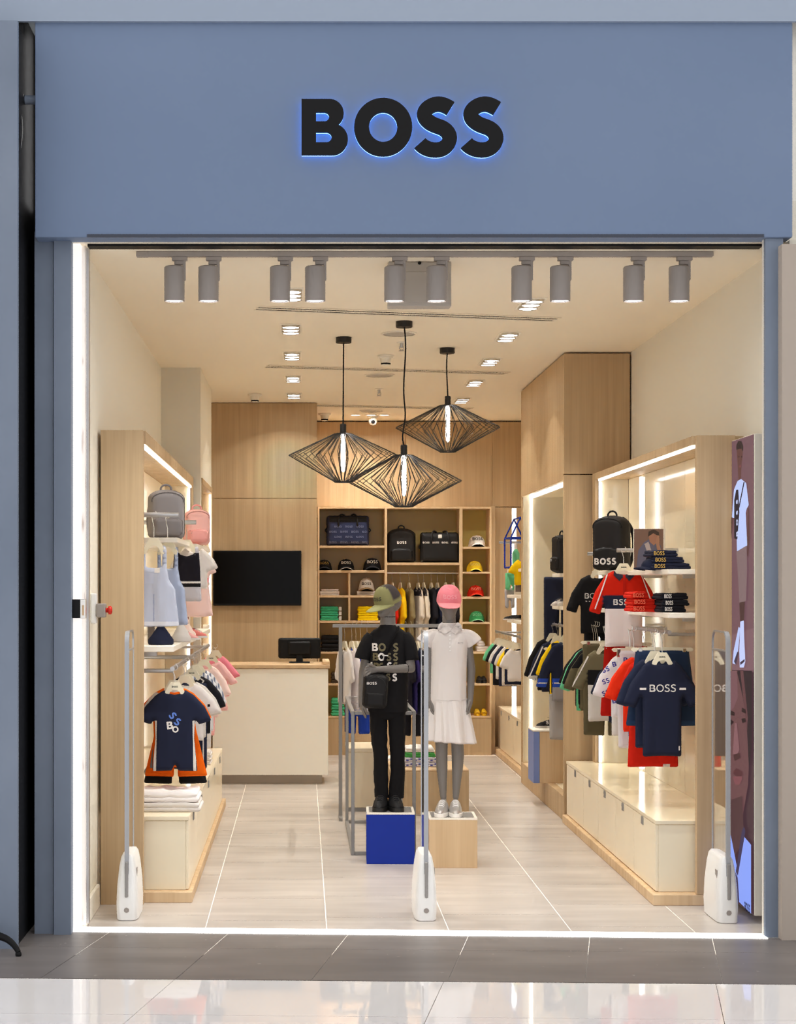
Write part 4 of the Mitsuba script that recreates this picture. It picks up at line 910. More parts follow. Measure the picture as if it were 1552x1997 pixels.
garment('baby_cardigan', 'cardigan', 'pale pink baby cardigan with a ruffled front on the left rail', tee_poly(.20, .36, .09, .20, .11, .12), C(246, 220, 214), X(398, 9.95), 9.95, ln + .02, hang=LZ)
garment('baby_trousers', 'trousers', 'pink baby trousers hanging under the pale pink cardigan', legs_poly(.17, .42, .9, .16), C(240, 180, 178), X(397, 10.1), 10.1, ln - .06)
garment('baby_dress', 'dress', 'pink baby dress with frills near the far end of the left rail', dress_poly(.19, .36, .10, .16, .11, 1.3), C(246, 196, 196), X(412, 10.4), 10.4, ln + .03, hang=LZ, logo=True)
garment('baby_dress', 'dress', 'bright pink baby dress farthest on the left rail', dress_poly(.18, .30, .10, .15, .11, 1.2), C(240, 140, 158), X(420, 10.7), 10.7, ln + .05, hang=LZ)
# folded clothes, bonnets, shoe and cards in the left cabinet
def folded(name, label, x0, x1, y0, y1, z0, h, col, group=None, prints=(), seed=0, catg='folded clothes', sag=.004):
    r = min(h * .46, .018)
    a = soft(rbox(x0, x1, y0, y1, z0, z0 + h * .56, h * .27), .012, 2)
    b = soft(rbox(x0 + .006, x1 - .008, y0 - .002, y1 - .01, z0 + h * .47, z0 + h, h * .26), .012, 2)
    m = cat(a, b); v = m.vertices.copy()
    n = meshkit.fbm(np.stack([v[:, 0] * 22 + seed, v[:, 1] * 18, v[:, 2] * 30], 1), 2, seed) - .5
    t = np.clip((v[:, 2] - z0) / h, 0, 1)
    v[:, 2] += n * sag * 2 * t; v[:, 1] += n * .006; m = tm(v, m.faces)
    kk = thing(name, label, catg, group)
    if len(prints) == 0: put(kk, m, 'cloth', True, col)
    else:
        part(kk, 'fabric', m, 'cloth', True, col)
        for pn, pm, pc, pl in prints: part(kk, pn, pm, 'print', False, pc, label=pl)
    return kk
t0 = .4555
folded('folded_trousers', 'thick folded white garment lying on the left drawer top, lower of two', X(262, 7.9), X(392, 7.9), Y(7.85), Y(7.85) + .34, t0, .05, OFFW, seed=2, sag=.006)
folded('folded_trousers', 'folded white garment with drawstring on top of the other on the left drawer top', X(270, 7.9), X(388, 7.9), Y(7.86), Y(7.86) + .32, t0 + .052, .055, C(240, 235, 232), seed=3, sag=.012)
for i in range(3):
    folded('folded_shirt', ['folded white shirt at the bottom of the far stack on the left drawer top', 'folded white shirt in the middle of the far stack on the left drawer top', 'folded white shirt on top of the far stack on the left drawer top'][i], X(372, 9.9), X(411, 9.9), Y(9.9), Y(9.9) + .25, t0 + i * .03, .029, WHITE, seed=5 + i, group=None)
def bonnet(label, x, d, z, w, h, col, rz=0):
    s = thing('bonnet', label, 'hat')
    g = lathe([(w * .5, 0), (w * .52, .012), (w * .50, .035), (w * .44, .045), (w * .36, h * .5), (w * .2, h * .8), (w * .05, h), (.001, h * 1.0)], (0, 0, 0), 32)
    v = g.vertices.copy(); v[:, 1] *= .75; v[:, 0] += .02 * (meshkit.fbm(v * 18, 2, 3) - .5) * (v[:, 2] > .05); g = tm(v, g.faces)
    part(s, 'crown', placed(g, x, Y(d), z, rz), 'cloth', True, col)
    part(s, 'knot', placed(tube([[0, 0, h - .004], [.004, 0, h + .012], [-.004, 0, h + .03], [.006, 0, h + .045]], .006, 8), x, Y(d), z, rz), 'cloth', True, col)
    part(s, 'cuff', placed(lathe([(w * .505, .003), (w * .535, .006), (w * .535, .03), (w * .505, .034)], (0, 0, 0), 32, caps=False).apply_transform(np.diag([1, .77, 1, 1])), x, Y(d), z, rz), 'cloth', True, col)
bonnet('navy knitted baby bonnet standing on the left shelf', X(313, 7.95), 7.97, LS + .0005, .132, .115, NAVY)
bonnet('white baby bonnet beside the navy one on the left shelf', X(352, 8.3), 8.35, LS + .0005, .105, .12, OFFW)
bonnet('pale pink edged white bonnet farther back on the left shelf', X(364, 8.8), 8.85, LS + .0005, .10, .10, C(248, 224, 214))
for lab, px, d, w, h, c in (('small grey picture card standing on the left shelf', 295, 8.25, .05, .15, C(120, 110, 104)), ('reddish picture card standing far back on the left shelf', 362, 9.3, .055, .18, C(140, 92, 76))):
    s = thing('picture_card', lab, 'picture')
    part(s, 'card', box(X(px, d) - w / 2, X(px, d) + w / 2, Y(d), Y(d) + .01, LS + .0005, LS + h, .002), 'shelf_white')
    part(s, 'picture', box(X(px, d) - w / 2 + .006, X(px, d) + w / 2 - .006, Y(d) - .0012, Y(d) - .0002, LS + .012, LS + h - .01), 'painted', False, c, label='printed picture')

# ---------------- shoes
def shoe(label, x, y, z, L, W, H, rz, upper, sole, lace=None, toecap=None, name='shoe', mat_='nylon', low=False, group=None, mouth=True, key=None):
    s = key or thing(name, label, 'shoe', group)
    a = np.linspace(0, 2 * np.pi, 40)[:-1]
    yy = -np.cos(a) * L / 2; ww = W / 2 * np.sin(a) * (1 - .12 * np.cos(a + .4)) * np.abs(np.sin(a)) ** -.25 if False else W / 2 * np.sign(np.sin(a)) * np.abs(np.sin(a)) ** .62 * (1 + .14 * np.cos(a) * -1)
    foot = sg.Polygon(np.stack([ww * .93, -yy], 1)).buffer(.003)
    part(s, 'sole', placed(extr_xy(foot, 0, H * .22), x, y, z, rz), 'painted', 30, sole) if False else part(s, 'sole', placed(extr_xy(foot, 0, H * .22), x, y, z, rz), 'painted', False, sole, label='sole')
    rings = []
    for t in np.linspace(0, 1, 15):      # heel (t=0, +y) to toe (t=1, -y)
        y0 = L / 2 - t * L; wt = W / 2 * max(.12, (1 - abs(2 * t - 1) ** 3.2)) ** .5 * (.90 + .10 * math.sin(t * 3))
        ht = np.interp(t, [0, .1, .38, .55, .8, .95, 1], [H * .86, H * .98, H, H * .80, H * .52, H * .42, H * .26]) if not low else np.interp(t, [0, .1, .4, .8, .95, 1], [H * .8, H * .85, H * .8, H * .55, H * .42, H * .25])
        b = np.linspace(0, np.pi, 13)
        top = [(wt * np.cos(q) * (1 - .28 * np.sin(q) * (1 - t)), y0, H * .2 + (ht - H * .2) * np.sin(q) ** .75) for q in b]
        rings.append(top + [(-wt * .6, y0, H * .2), (wt * .6, y0, H * .2)])
    up = loft(rings); v = up.vertices * [.98, .96, 1]
    part(s, 'upper', placed(tm(v, up.faces), x, y, z, rz), mat_, True, upper if mat_ in ('nylon', 'cloth', 'painted') else None)
    if mouth:
        m = lathe([(.001, 0), (W * .30, 0)], (0, 0, 0), 20, caps=False); v = m.vertices * [1, 1.35, 1] + [0, L * .2, H * 1.0]
        part(s, 'opening', placed(tm(v, m.faces), x, y, z, rz), 'black', label='dark opening')
    if lace is not None:
        for i, t in enumerate((.46, .54, .62, .70)):
            y0 = L / 2 - t * L; zt = np.interp(t, [.38, .55, .8], [H * .97, H * .79, H * .52]) + .003; w = W * .24
            part(s, 'lace', placed(tube([[-w, y0 + .004, zt - .012], [-w * .5, y0, zt], [w * .5, y0, zt + .001], [w, y0 + .004, zt - .012]], .0035, 6), x, y, z, rz), 'painted', True, lace, label='lace')
    if toecap is not None:
        rr = []
        for t in np.linspace(.84, .995, 6):
            y0 = L / 2 - t * L; wt = W / 2 * max(.12, (1 - abs(2 * t - 1) ** 3.2)) ** .5 * 1.0 + .0015; ht = np.interp(t, [.8, .95, 1], [H * .52, H * .42, H * .26]) + .003
            rr.append([(wt * np.cos(q), y0 * .97 - .001, H * .2 + (ht - H * .2) * np.sin(q) ** .75) for q in np.linspace(0, np.pi, 13)])
        part(s, 'toecap', placed(loft(rr, False), x, y, z, rz), 'painted', True, toecap, label='toe cap')
    return s
shoe('pink and white baby shoe on the left shelf', X(384, 9.0), Y(9.0), LS + .0005, .13, .055, .06, 80, C(214, 120, 112), WHITE, WHITE)
shoe('pale pink baby shoe beside the pink and white one', X(372, 8.8), Y(8.72), LS + .0005, .12, .05, .05, 70, C(240, 180, 176), WHITE)
bx = thing('display_plinth', 'small wood box with a blue side standing in the column niche', 'display box')
pz0, pz1 = .1785, Z(1427, 11)
part(bx, 'body', box(X(1052, 11), 2.30, Y(11), Y(11) + .3, pz0, pz1, .003), 'pale_wood')
part(bx, 'side', box(X(1041, 10.98), X(1052, 11) - .0005, Y(11) - .003, Y(11) + .3, pz0, pz1, .001), 'painted', False, C(120, 140, 200), label='pale blue side')
part(bx, 'lid', box(X(1040, 10.98), 2.30, Y(11) - .005, Y(11) + .3, pz1 + .0005, pz1 + .012, .002), 'shelf_white', label='white top edge')
for i, (px, dd_) in enumerate(((1066, 11.2), (1087, 11.2))):
    S_ = shoe(['black slip-on shoe with white letters, left of the pair on the niche box', 'black slip-on shoe with white letters, right of the pair on the niche box'][i], X(px, dd_), Y(11.2), pz1 + .0125, .20, .075, .075, -62, BLACK, OFFW, low=True)
    part(S_, 'lettering', placed(extr_xz(affinity.scale(word('SS', .026), 1.2, 1, origin=(0, 0)), -.001, .001), X(px + 3, dd_), Y(11.2) - .045, pz1 + .055, -8), 'print', False, WHITE, label='white letters')
for i, px in enumerate((996, 1008)):
    shoe(['black baby shoe, left one on the rear corner shelf', 'black baby shoe, right one on the rear corner shelf'][i], X(px, 13.3), Y(13.3), Z(1208, 13.5) + .0005, .15, .06, .055, -70, BLACK, OFFW, low=True)
for i, px in enumerate((1088, 1098)):
    shoe(['white baby shoe on the lower niche shelf, left one', 'white baby shoe on the lower niche shelf, right one'][i], X(px, 11.3), Y(11.3), Z(1182, 11.2) + .0005, .14, .055, .06, -50, WHITE, OFFW, C(60, 60, 70))

# ---------------- bags
def dome_poly(w, h, top=.5):
    a = w / 2
    return sg.Polygon([(-a, .02), (-a + .02, 0), (a - .02, 0), (a, .02)] + [(a * math.cos(t), h - a * top + a * top * math.sin(t)) for t in np.linspace(0, np.pi, 24)]).buffer(0)
def backpack(label, x, d, z, w, h, col, col2, txt=None, tcol=WHITE, rz=0, thick=.055, th=.026, tx=(0, .62), strap=True):
    s = thing('backpack', label, 'backpack'); y = Y(d)
    P = lambda m: placed(m, x, y, z, rz)
    A = Soft(dome_poly(w, h), thick, .06, .004, 8, 8, 3, .012, 2.6)
    part(s, 'body', P(A.mesh()), 'nylon', True, col)
    pk = Soft(affinity.translate(affinity.scale(dome_poly(w * .8, h * .40, .28), 1, 1, origin=(0, 0)), 0, .012), .022, .03, .003, 9, 9, 4, .012, 2.4)
    m = pk.mesh(); m.apply_translation([0, -thick * .86, 0]); part(s, 'front_pocket', P(m), 'nylon', True, col2)
    a = w / 2 * .86
    zp = [[a * math.cos(t), 0, h * .97 - a * .62 + a * .5 * math.sin(t)] for t in np.linspace(-.2, np.pi + .2, 26)]
    zp = [[q[0], float(A.front(q[0], q[2])) - .001, q[2]] for q in zp]
    part(s, 'zip', P(tube(np.array(zp), .003, 6)), 'nylon', True, col2 * .6, label='curved zip')
    zp2 = [[t, -thick * .86 - .019, h * .33] for t in np.linspace(-w * .3, w * .3, 8)]
    part(s, 'pocket_zip', P(tube(np.array(zp2), .003, 6)), 'rack_metal', 40, label='pocket zip')
    part(s, 'handle', P(tube(smooth_path([[-.03, .01, h - .006], [-.022, .01, h + .02], [0, .01, h + .028], [.022, .01, h + .02], [.03, .01, h - .006]], 16), .006, 8)), 'nylon', True, col2)
    if strap:
        for q in (-1, 1):
            m = tube(smooth_path([[q * w * .2, thick * .8, h * .95], [q * w * .32, thick * 1.5, h * .8], [q * w * .42, thick * 1.5, h * .4], [q * w * .38, thick * .8, h * .06]], 20), .012, 8)
            part(s, 'strap', P(m), 'nylon', True, col2)
    if txt:
        m = A.patch(at(word(txt, th), tx[0], h * tx[1]), .003) if tx[1] > .4 else pk.patch(at(word(txt, th), tx[0], h * tx[1]), .004).apply_translation([0, -thick * .86, 0])
        if m is not None: part(s, 'lettering', P(m), 'print', False, tcol, label='lettering')
    return s
backpack('grey baby changing backpack on the upper left shelf', X(321, 8.2), 8.3, LU + .0005, .215, .285, C(148, 144, 146), C(132, 128, 130), thick=.06, rz=14)
backpack('pink backpack on the upper left shelf behind the grey one', X(382, 9.5), 9.6, LU + .0005, .175, .24, C(244, 190, 184), C(240, 170, 166), thick=.05, rz=14)
backpack('black backpack with white letters on the right cabinet shelf', X(1199, 9.2), 9.3, Z(1112, 9.2) + .0005, .235, .355, C(34, 32, 33), C(26, 25, 26), 'BOSS', WHITE, rz=-36, thick=.08, th=.042, tx=(.0, .16))
backpack('black backpack seen edge on, on the niche shelf of the column', X(1093, 11.2), 11.2, Z(1118, 11.2) + .0005, .15, .30, C(34, 32, 33), C(26, 25, 26), rz=-70)
B_d = 14.42
backpack('black backpack with white lettering in the middle of the rear shelving', X(782.5, B_d), B_d, rz(1097) + .0005, .285, .345, C(34, 32, 33), C(27, 26, 27), 'BOSS', WHITE, thick=.06, th=.026, tx=(.0, .58), strap=False)
def duffel(label, x, d, z, w, h, col, col2, deco):
    s = thing('duffel_bag', label, 'bag'); y = Y(d)
    pg = rrect(-w / 2, w / 2, 0, h, .03).union(sg.Polygon([(-w / 2 * .98, 0), (w / 2 * .98, 0), (w / 2 * .92, h), (-w / 2 * .92, h)])).buffer(-.008).buffer(.008)
    A = Soft(pg, .10, .06, .005, 9, 9, 6, .014, 3)
    P = lambda m: placed(m, x, y, z)
    part(s, 'body', P(A.mesh()), 'nylon', True, col)
    for pn, g, c, l in deco: 
        m = A.patch(g, .003 if pn != 'lettering' else .0045)
        if m is not None: part(s, pn, P(m), 'print' if pn != 'panel' else 'nylon', False, c, label=l)
    for q in (-1, 1):
        part(s, 'handle', P(tube(smooth_path([[q * w * .22, -.09, h * .62], [q * w * .2, -.085, h * .95], [q * w * .15, -.05, h * 1.03], [q * w * .08, -.03, h * 1.0]], 14), .009, 8)), 'nylon', True, col2)
        part(s, 'end_loop', P(tube(smooth_path([[q * w * .49, -.02, h * .45], [q * w * .53, -.03, h * .5], [q * w * .49, -.02, h * .58]], 8), .006, 6)), 'nylon', True, col2)
    return s
w_, h_ = (720 - 637) * B_d / 2800, (1063 - 1004) * B_d / 2800
duffel('navy duffel bag with lettered rows on the top left rear shelf', X(678, B_d), B_d, rz(1064) + .0005, w_, h_, C(40, 46, 76), BLACK, [('panel', sg.box(-w_ * .44, h_ * .78, w_ * .44, h_ * .99), C(24, 23, 27), 'black top panel'), ('lettering', unary_union([at(word('BOSS', .02), -.15 + (.05 if r % 2 else 0) + .11 * i, .035 + .052 * r) for r in range(4) for i in range(4)]).intersection(sg.box(-w_ * .45, 0, w_ * .45, h_)), C(92, 98, 124), 'rows of grey lettering')])
w2, h2 = (894 - 819) * B_d / 2800, (1097 - 1038) * B_d / 2800
duffel('black duffel bag with a white lettered band beside the black backpack', X(856.5, B_d), B_d, rz(1097) + .0005, w2, h2, C(30, 29, 30), BLACK, [('label_tag', rrect(-.02, .018, h2 * .80, h2 * .92, .003), OFFW, 'white label'), ('lettering', unary_union([at(word('BOSS', .018), -.14 + .095 * i, h2 * .655) for i in range(4)]), OFFW, 'white lettering band')])
# ---------------- caps
def cap(label, x, y, z, w, col, brimcol=None, edge=None, txt=None, tcol=WHITE, rz=0, tilt=0, lean=0, name='cap', parent=None, back=None, arch=.22, brim=.42, H=.68, th=.16):
    s = thing(name, label, 'cap', None) if parent is None else free(parent + '__cap')
    if parent is not None: labels[s] = {'label': label}
    P = lambda m: placed(m, x, y, z, rz, tilt, lean)
    seg, n = 40, 12
    ang = np.arange(seg) * 2 * np.pi / seg - np.pi / 2      # 0 = front (-y)
    def zb(xn, front): return arch * w * (1 - np.clip(np.abs(xn) * 2, 0, 1) ** 2) * front
    rings = []
    for i in range(n):
        t = i / (n - 1) * np.pi / 2 * .97
        r = np.cos(t) ** .72
        px_, py_ = .5 * r * np.cos(ang), .56 * r * np.sin(ang)
        front = np.clip(-np.sin(ang) * 2, 0, 1)
        z0 = zb(.5 * np.cos(ang), front)
        rings.append(np.stack([px_ * w, py_ * w, z0 + (H * w - z0) * np.sin(t)], 1))
    R = np.array(rings)
    m = loft(R, caps=False); m = tm(m.vertices, np.vstack([m.faces, [[(n - 1) * seg, (n - 1) * seg + j, (n - 1) * seg + j + 1] for j in range(1, seg - 1)]]))
    if m.face_normals[0] @ (m.triangles_center[0] * [1, 1, 0]) < 0: m.invert()
    cc = np.tile(np.asarray(col, float), (len(m.vertices), 1))
    if back is not None: cc[(m.vertices[:, 1] > -.10 * w) & (m.vertices[:, 2] > .12 * w)] = back
    part(s, 'crown', P(m), 'cloth', True, cc)
    inner = tm(m.vertices * [.94, .94, .94], m.faces[:, ::-1]); part(s, 'lining', P(inner), 'cloth', True, C(40, 36, 34), label='lining darkened for the shade inside')  # shade inside the crown is put into the dark lining colour
    U, V = 21, 6
    gv = []
    for i in range(U):
        u = -1 + 2 * i / (U - 1); xx = .485 * u
        yb_ = -.56 * math.sqrt(max(0, 1 - (xx / .5) ** 2))
        for j in range(V):
            v_ = j / (V - 1)
            yy = yb_ - v_ * brim * (1 - .62 * abs(u) ** 3) * (1 if abs(u) < 1 else 0)
            zz = arch * (1 - u * u) * (1 - .15 * v_) - v_ * .05
            gv.append([xx * (1 - .05 * v_), yy, zz])
    gv = np.array(gv) * w; th_ = np.array([0, 0, .014 * w])
    f = []
    for i in range(U - 1):
        for j in range(V - 1):
            a0, a1, b0, b1 = i * V + j, i * V + j + 1, (i + 1) * V + j, (i + 1) * V + j + 1
            f += [[a0, b0, b1], [a0, b1, a1]]
    f = np.array(f); N = len(gv)
    side = []
    loop = [i * V for i in range(U)] + [(U - 1) * V + j for j in range(1, V)] + [i * V + V - 1 for i in range(U - 2, -1, -1)] + [j for j in range(V - 2, 0, -1)]
    for a_, b_ in zip(loop, loop[1:] + loop[:1]): side += [[a_, b_, b_ + N], [a_, b_ + N, a_ + N]]
    bm = tm(np.vstack([gv + th_, gv - th_]), np.vstack([f, f[:, ::-1] + N, side]))
    part(s, 'brim', P(bm), 'cloth', 30 if False else True, brimcol if brimcol is not None else col, label='curved brim')
    if edge is not None:
        e = np.array([gv[i * V + V - 1] for i in range(U)]); part(s, 'brim_edge', P(tube(e, .02 * w, 6)), 'cloth', True, edge, label='pale brim edge')
    part(s, 'button', P(lathe([(.045 * w, H * w - .01 * w), (.04 * w, H * w + .015 * w), (.001, H * w + .025 * w)], (0, 0, 0), 12, caps=False)), 'cloth', True, col)
    if txt:
        g = word(txt, th * w, .2); v, f2 = [], []
        vv, ff = tri2d(affinity.translate(g, 0, (arch + .24) * w))
        # wrap round the front of the crown
        zz = vv[:, 1]; xx = vv[:, 0]
        sn = np.clip((zz - arch * w * .8) / (H * w - arch * w * .8), 0, .98); r = np.cos(np.arcsin(sn)) ** .72 + .012
        yy = -.56 * w * np.sqrt(np.clip(r ** 2 - (xx / (.5 * w)) ** 2, 0.01, None)) - .004
        part(s, 'lettering', P(tm(np.stack([xx, yy, zz], 1), ff)), 'print', False, tcol, label='lettering')
    return s
cw = .15
cs = [('white cap with dark lettering on the upper right rear shelf', 929.5, 1066, 34, C(238, 236, 234), None, None, C(70, 66, 70)), ('yellow cap on the rear shelving below the white cap', 925, 1115, 32, C(236, 204, 44), None, C(246, 226, 120), C(246, 224, 120)),
      ('red cap on the rear shelving below the yellow cap', 927, 1163.5, 33, C(196, 36, 20), None, C(226, 90, 60), C(240, 150, 130)), ('green cap with a pale brim edge on the rear shelving', 929, 1213, 31, C(64, 150, 92), None, C(200, 240, 206), C(120, 190, 140)),
      ('black cap, left of three on the rear shelving', 632, 1112, 31, BLACK, None, None, C(150, 120, 60)), ('black cap with a white rim line, middle of three on the rear shelving', 674.5, 1112, 33, BLACK, None, C(190, 186, 186), OFFW), ('black cap with white lettering, right of three on the rear shelving', 725.5, 1112, 36, BLACK, None, None, OFFW)]
for i, (lab, px, py, wpx, c, bc, e, tc) in enumerate(cs):
    cap(lab, X(px, B_d), Y(B_d) - .01, rz(py) + .001, wpx * B_d / 2800 * .98, c, bc, e, 'BOSS' if px not in (925,) else 'BOSS', tc, H=.66)
# boxes with the small white bag
def plain_box(label, px0, px1, pyb, pyt, col, name='gift_box', group=None):
    s = thing(name, label, 'box', group)
    x0, x1, z0, z1 = X(px0, B_d), X(px1, B_d), rz(pyb) + .0005, rz(pyt)
    part(s, 'base', box(x0 + .003, x1 - .003, Y(B_d) - .07, Y(B_d) + .07, z0, z0 + (z1 - z0) * .45, .002), 'painted', False, col)
    part(s, 'lid', box(x0, x1, Y(B_d) - .073, Y(B_d) + .073, z0 + (z1 - z0) * .45 + .0005, z1, .003), 'painted', False, col)
plain_box('white flat box at the bottom in the small left rear shelf cell', 623.5, 661.5, 1161, 1153, WHITE)
plain_box('white flat box on top of another in the small left rear shelf cell', 626, 660, 1152.8, 1149, WHITE)
plain_box('white flat box under the white cap in the rear shelf cell', 695.5, 733, 1161, 1153, WHITE)
cap('white and brown cap with lettering standing on the white box of the rear shelving', X(714, B_d), Y(B_d), rz(1152.8) + .001, .16, C(232, 226, 218), C(120, 96, 66), None, 'BOSS', C(60, 50, 44), back=C(120, 96, 66), H=.82)
for cellx, col, nm, px0, px1 in (('left', C(60, 160, 118), 'green', 624, 660), ('right', C(240, 206, 10), 'yellow', 696.5, 737)):
    for i in range(3):
        py = 1210.5 - 9.2 * i
        folded('folded_polo', f"{nm} folded polo shirt, {['bottom', 'middle', 'top'][i]} of the stack of three in the rear shelving", X(px0, B_d), X(px1, B_d), Y(B_d) - .12, Y(B_d) + .1, rz(py) + .0005, .046, col, seed=i, sag=.002,
            prints=[('label_tag', box(X(px1 + .5, B_d) - .001, X(px1 + 5.5, B_d), Y(B_d) - .118, Y(B_d) - .114, rz(py) + .006, rz(py) + .044), OFFW, 'white price tag')] if nm == 'green' else [])
for i in range(3):
    folded('folded_polo', f"mint green folded polo shirt, {['bottom', 'middle', 'top'][i]} of the low stack in the rear shelving", X(645, B_d), X(672, B_d), Y(B_d) - .12, Y(B_d) + .1, rz(1396.5) + .0005 + i * .058, .056, C(72, 176, 128), seed=i, sag=.003)
for i in range(2):
    folded('folded_sweater', f"black folded sweater, {['lower', 'upper'][i]} of two beside the garment rack in the rear shelving", X(625, B_d), X(663, B_d), Y(B_d) - .12, Y(B_d) + .1, rz(1271) + .0005 + i * .082, .080, C(30, 29, 31), seed=i, sag=.004)
for i in range(3):
    folded('folded_sweater', f"dark brown folded sweater, {['bottom', 'middle', 'top'][i]} of the stack above the mint green polos", X(645, B_d), X(672, B_d), Y(B_d) - .12, Y(B_d) + .1, rz(1333) + .0005 + i * .036, .034, C(70, 58, 48), seed=i, sag=.004)
plain_box('white box with folded white garment on the right rear shelving', 928, 952, 1271, 1261, WHITE)
folded('folded_shirt', 'folded white garment on the white box of the right rear shelving', X(930, B_d), X(945, B_d), Y(B_d) - .06, Y(B_d) + .06, rz(1260.8) + .0005, .05, C(232, 230, 232), sag=.012)
def slide(label, px, py, col, strapcol):
    s = thing('slide_sandal', label, 'sandal'); x = X(px, B_d); z = rz(py) + .0005
    fo = affinity.scale(sg.Point(0, 0).buffer(.5, quad_segs=12), .062, .15)
    part(s, 'sole', move(extr_xy(fo, 0, .022), x, Y(B_d) - .04, z), 'painted', False, col)
    a = np.linspace(0, np.pi, 16)
    part(s, 'strap', move(loft([[[.030 * np.cos(t), yy, .02 + hh * np.sin(t)] for t in a] + [[.025 * np.cos(t), yy, .018 + (hh - .006) * np.sin(t)] for t in a[::-1]] for yy, hh in ((-.055, .026), (-.02, .045), (.015, .05))]), x, Y(B_d) - .04, z), 'painted', True, strapcol)
slide('black slide sandal, left of the pair on the rear shelving', 933.5, 1333, BLACK, C(30, 28, 28)); slide('black slide sandal, right of the pair on the rear shelving', 942, 1333, BLACK, C(30, 28, 28))
slide('yellow slide sandal, left of the pair on the bottom rear shelf', 929, 1396.5, C(226, 176, 30), C(232, 184, 36)); slide('yellow slide sandal, right of the pair on the bottom rear shelf', 942, 1396.5, C(226, 176, 30), C(232, 184, 36))
# hanging clothes in the middle of the rear shelving, turned edge on
bz = rz(1117)
cl = [(764, RED, 'red garment, first from the left on the chrome rail of the rear shelving', .62), (780, C(232, 190, 20), 'yellow garment, second from the left on the chrome rail of the rear shelving', .66), (797, C(134, 120, 86), 'khaki shirt, third from the left on the chrome rail of the rear shelving', .62), (815, C(228, 216, 200), 'cream shirt with dark shoulders, fourth on the chrome rail of the rear shelving', .62), (826, C(226, 214, 196), 'cream shirt with dark shoulders, fifth on the chrome rail of the rear shelving', .62),
      (841, C(32, 31, 38), 'dark navy jacket, sixth on the chrome rail of the rear shelving', .66), (853, NAVY, 'navy jacket with white pocket line, seventh on the chrome rail of the rear shelving', .66), (869, C(32, 31, 38), 'dark jacket, eighth on the chrome rail of the rear shelving', .66), (884, C(34, 30, 34), 'dark jacket, ninth on the chrome rail of the rear shelving', .6)]
for i, (px, c, lab, L) in enumerate(cl):
    pr = []
    if 'cream' in lab: pr = [('yoke', sg.box(-.2, -.09, .2, .02), C(36, 34, 40), 'dark shoulders'), ('cuff', sg.box(-.3, -.33, -.11, -.29), BLACK, 'dark cuff')]
    if 'pocket' in lab: pr = [('stripe', at(sg.box(-.06, -.004, .06, .004), -.03, -.40, 12), WHITE, 'white line')]
    garment('shirt', 'shirt', lab, tee_poly(.24, L, .07, .32, .1, .16, 1.0), c, rx(px) + .012, 14.3, bz - .14, rz=-76, dy=.17, prints=pr, hang=bz, thick=.021, fold=.012, res=.02, half=.13)

# ---------------- goods on the right shelves
s1, s2 = Z(1110, 7.85), Z(1195, 7.85)
pc = thing('picture_card', 'picture card of a boy resting his head on his hand, on the upper right shelf', 'picture')
pd = 8.3; px0, px1 = X(1241, pd), X(1303, pd)
pyy = Y(pd) + .08
part(pc, 'card', box(px0, px1, pyy, pyy + .018, s1 + .0005, Z(1030, pd), .002), 'shelf_white')
def flat(parent, nm, pts, col, k, lab=None):
    g = sg.Polygon([(X(a, pd), Z(b, pd)) for a, b in pts]).buffer(.004).buffer(-.004)
    part(parent, nm, extr_xz(g, pyy - .0006 - .0006 * k, pyy - .0002), 'print', False, col, label=lab)
flat(pc, 'picture', [(1241.5, 1031), (1299, 1030.5), (1299, 1108), (1241.5, 1108)], C(132, 104, 90), 0, 'brown printed background')
flat(pc, 'figure', [(1246, 1108), (1250, 1072), (1262, 1056), (1272, 1050), (1284, 1052), (1294, 1064), (1298, 1085), (1298, 1108)], C(104, 104, 124), 1, 'grey-blue jacket')
flat(pc, 'figure', [(1262, 1060), (1270, 1056), (1276, 1075), (1274, 1100), (1264, 1104), (1268, 1080)], C(196, 182, 178), 2, 'pale shirt')
flat(pc, 'figure', [(1270, 1042), (1280, 1038), (1288, 1044), (1288, 1056), (1280, 1063), (1272, 1056)], C(176, 128, 104), 3, 'face')
flat(pc, 'figure', [(1269, 1046), (1270, 1036), (1280, 1031.5), (1290, 1037), (1292, 1050), (1288, 1044), (1279, 1039)], C(72, 58, 50), 4, 'dark hair')
flat(pc, 'figure', [(1284, 1058), (1287, 1043), (1291, 1044), (1291, 1062), (1295, 1074), (1288, 1078)], C(184, 138, 112), 5, 'hand and forearm')
def stack(nm, lab, px0, px1, pyb, d, n, hpx, col, txt=None, tcol=None, seed=0, dep=.24, side='left', jit=3):
    zb = (s1 if pyb < 1150 else s2) + .0005
    for i in range(n):
        h = hpx * d / 2800; a, b = X(px0, d), X(px1, d)
        a2, b2 = a + .004 * ((i * 7 + seed) % 3), b - .006 * ((i * 5 + seed) % 4) - (.03 * i if side == 'left' else 0)
        pr = []
        if txt is not None:
            g = affinity.translate(affinity.scale(word('BOSS', h * .62, .2), .72 if side == 'left' else .5, 1, origin=(0, 0)), a2 + .042, zb + i * h + h * .5)
            pr = [('lettering', extr_xz(g, Y(d) - .0085, Y(d) - .004), tcol, 'lettering on the fold')]
        folded(nm, lab.format(['bottom', 'middle', 'top'][i]), a2, b2, Y(d), Y(d) + dep, zb + i * h, h - .0008, col, prints=pr, seed=seed + i, sag=.006)
stack('folded_shirt', 'navy folded shirt with gold lettering, {} of three on the upper right shelf', 1270, 1350, 1108, 7.95, 3, 12.5, NAVY, 'BOSS', C(190, 156, 84), 1)
stack('folded_shirt', 'red folded shirt with pale red lettering, {} of three on the lower right shelf', 1230, 1290, 1195, 8.1, 3, 13, RED, 'BOSS', C(240, 110, 80), 4)
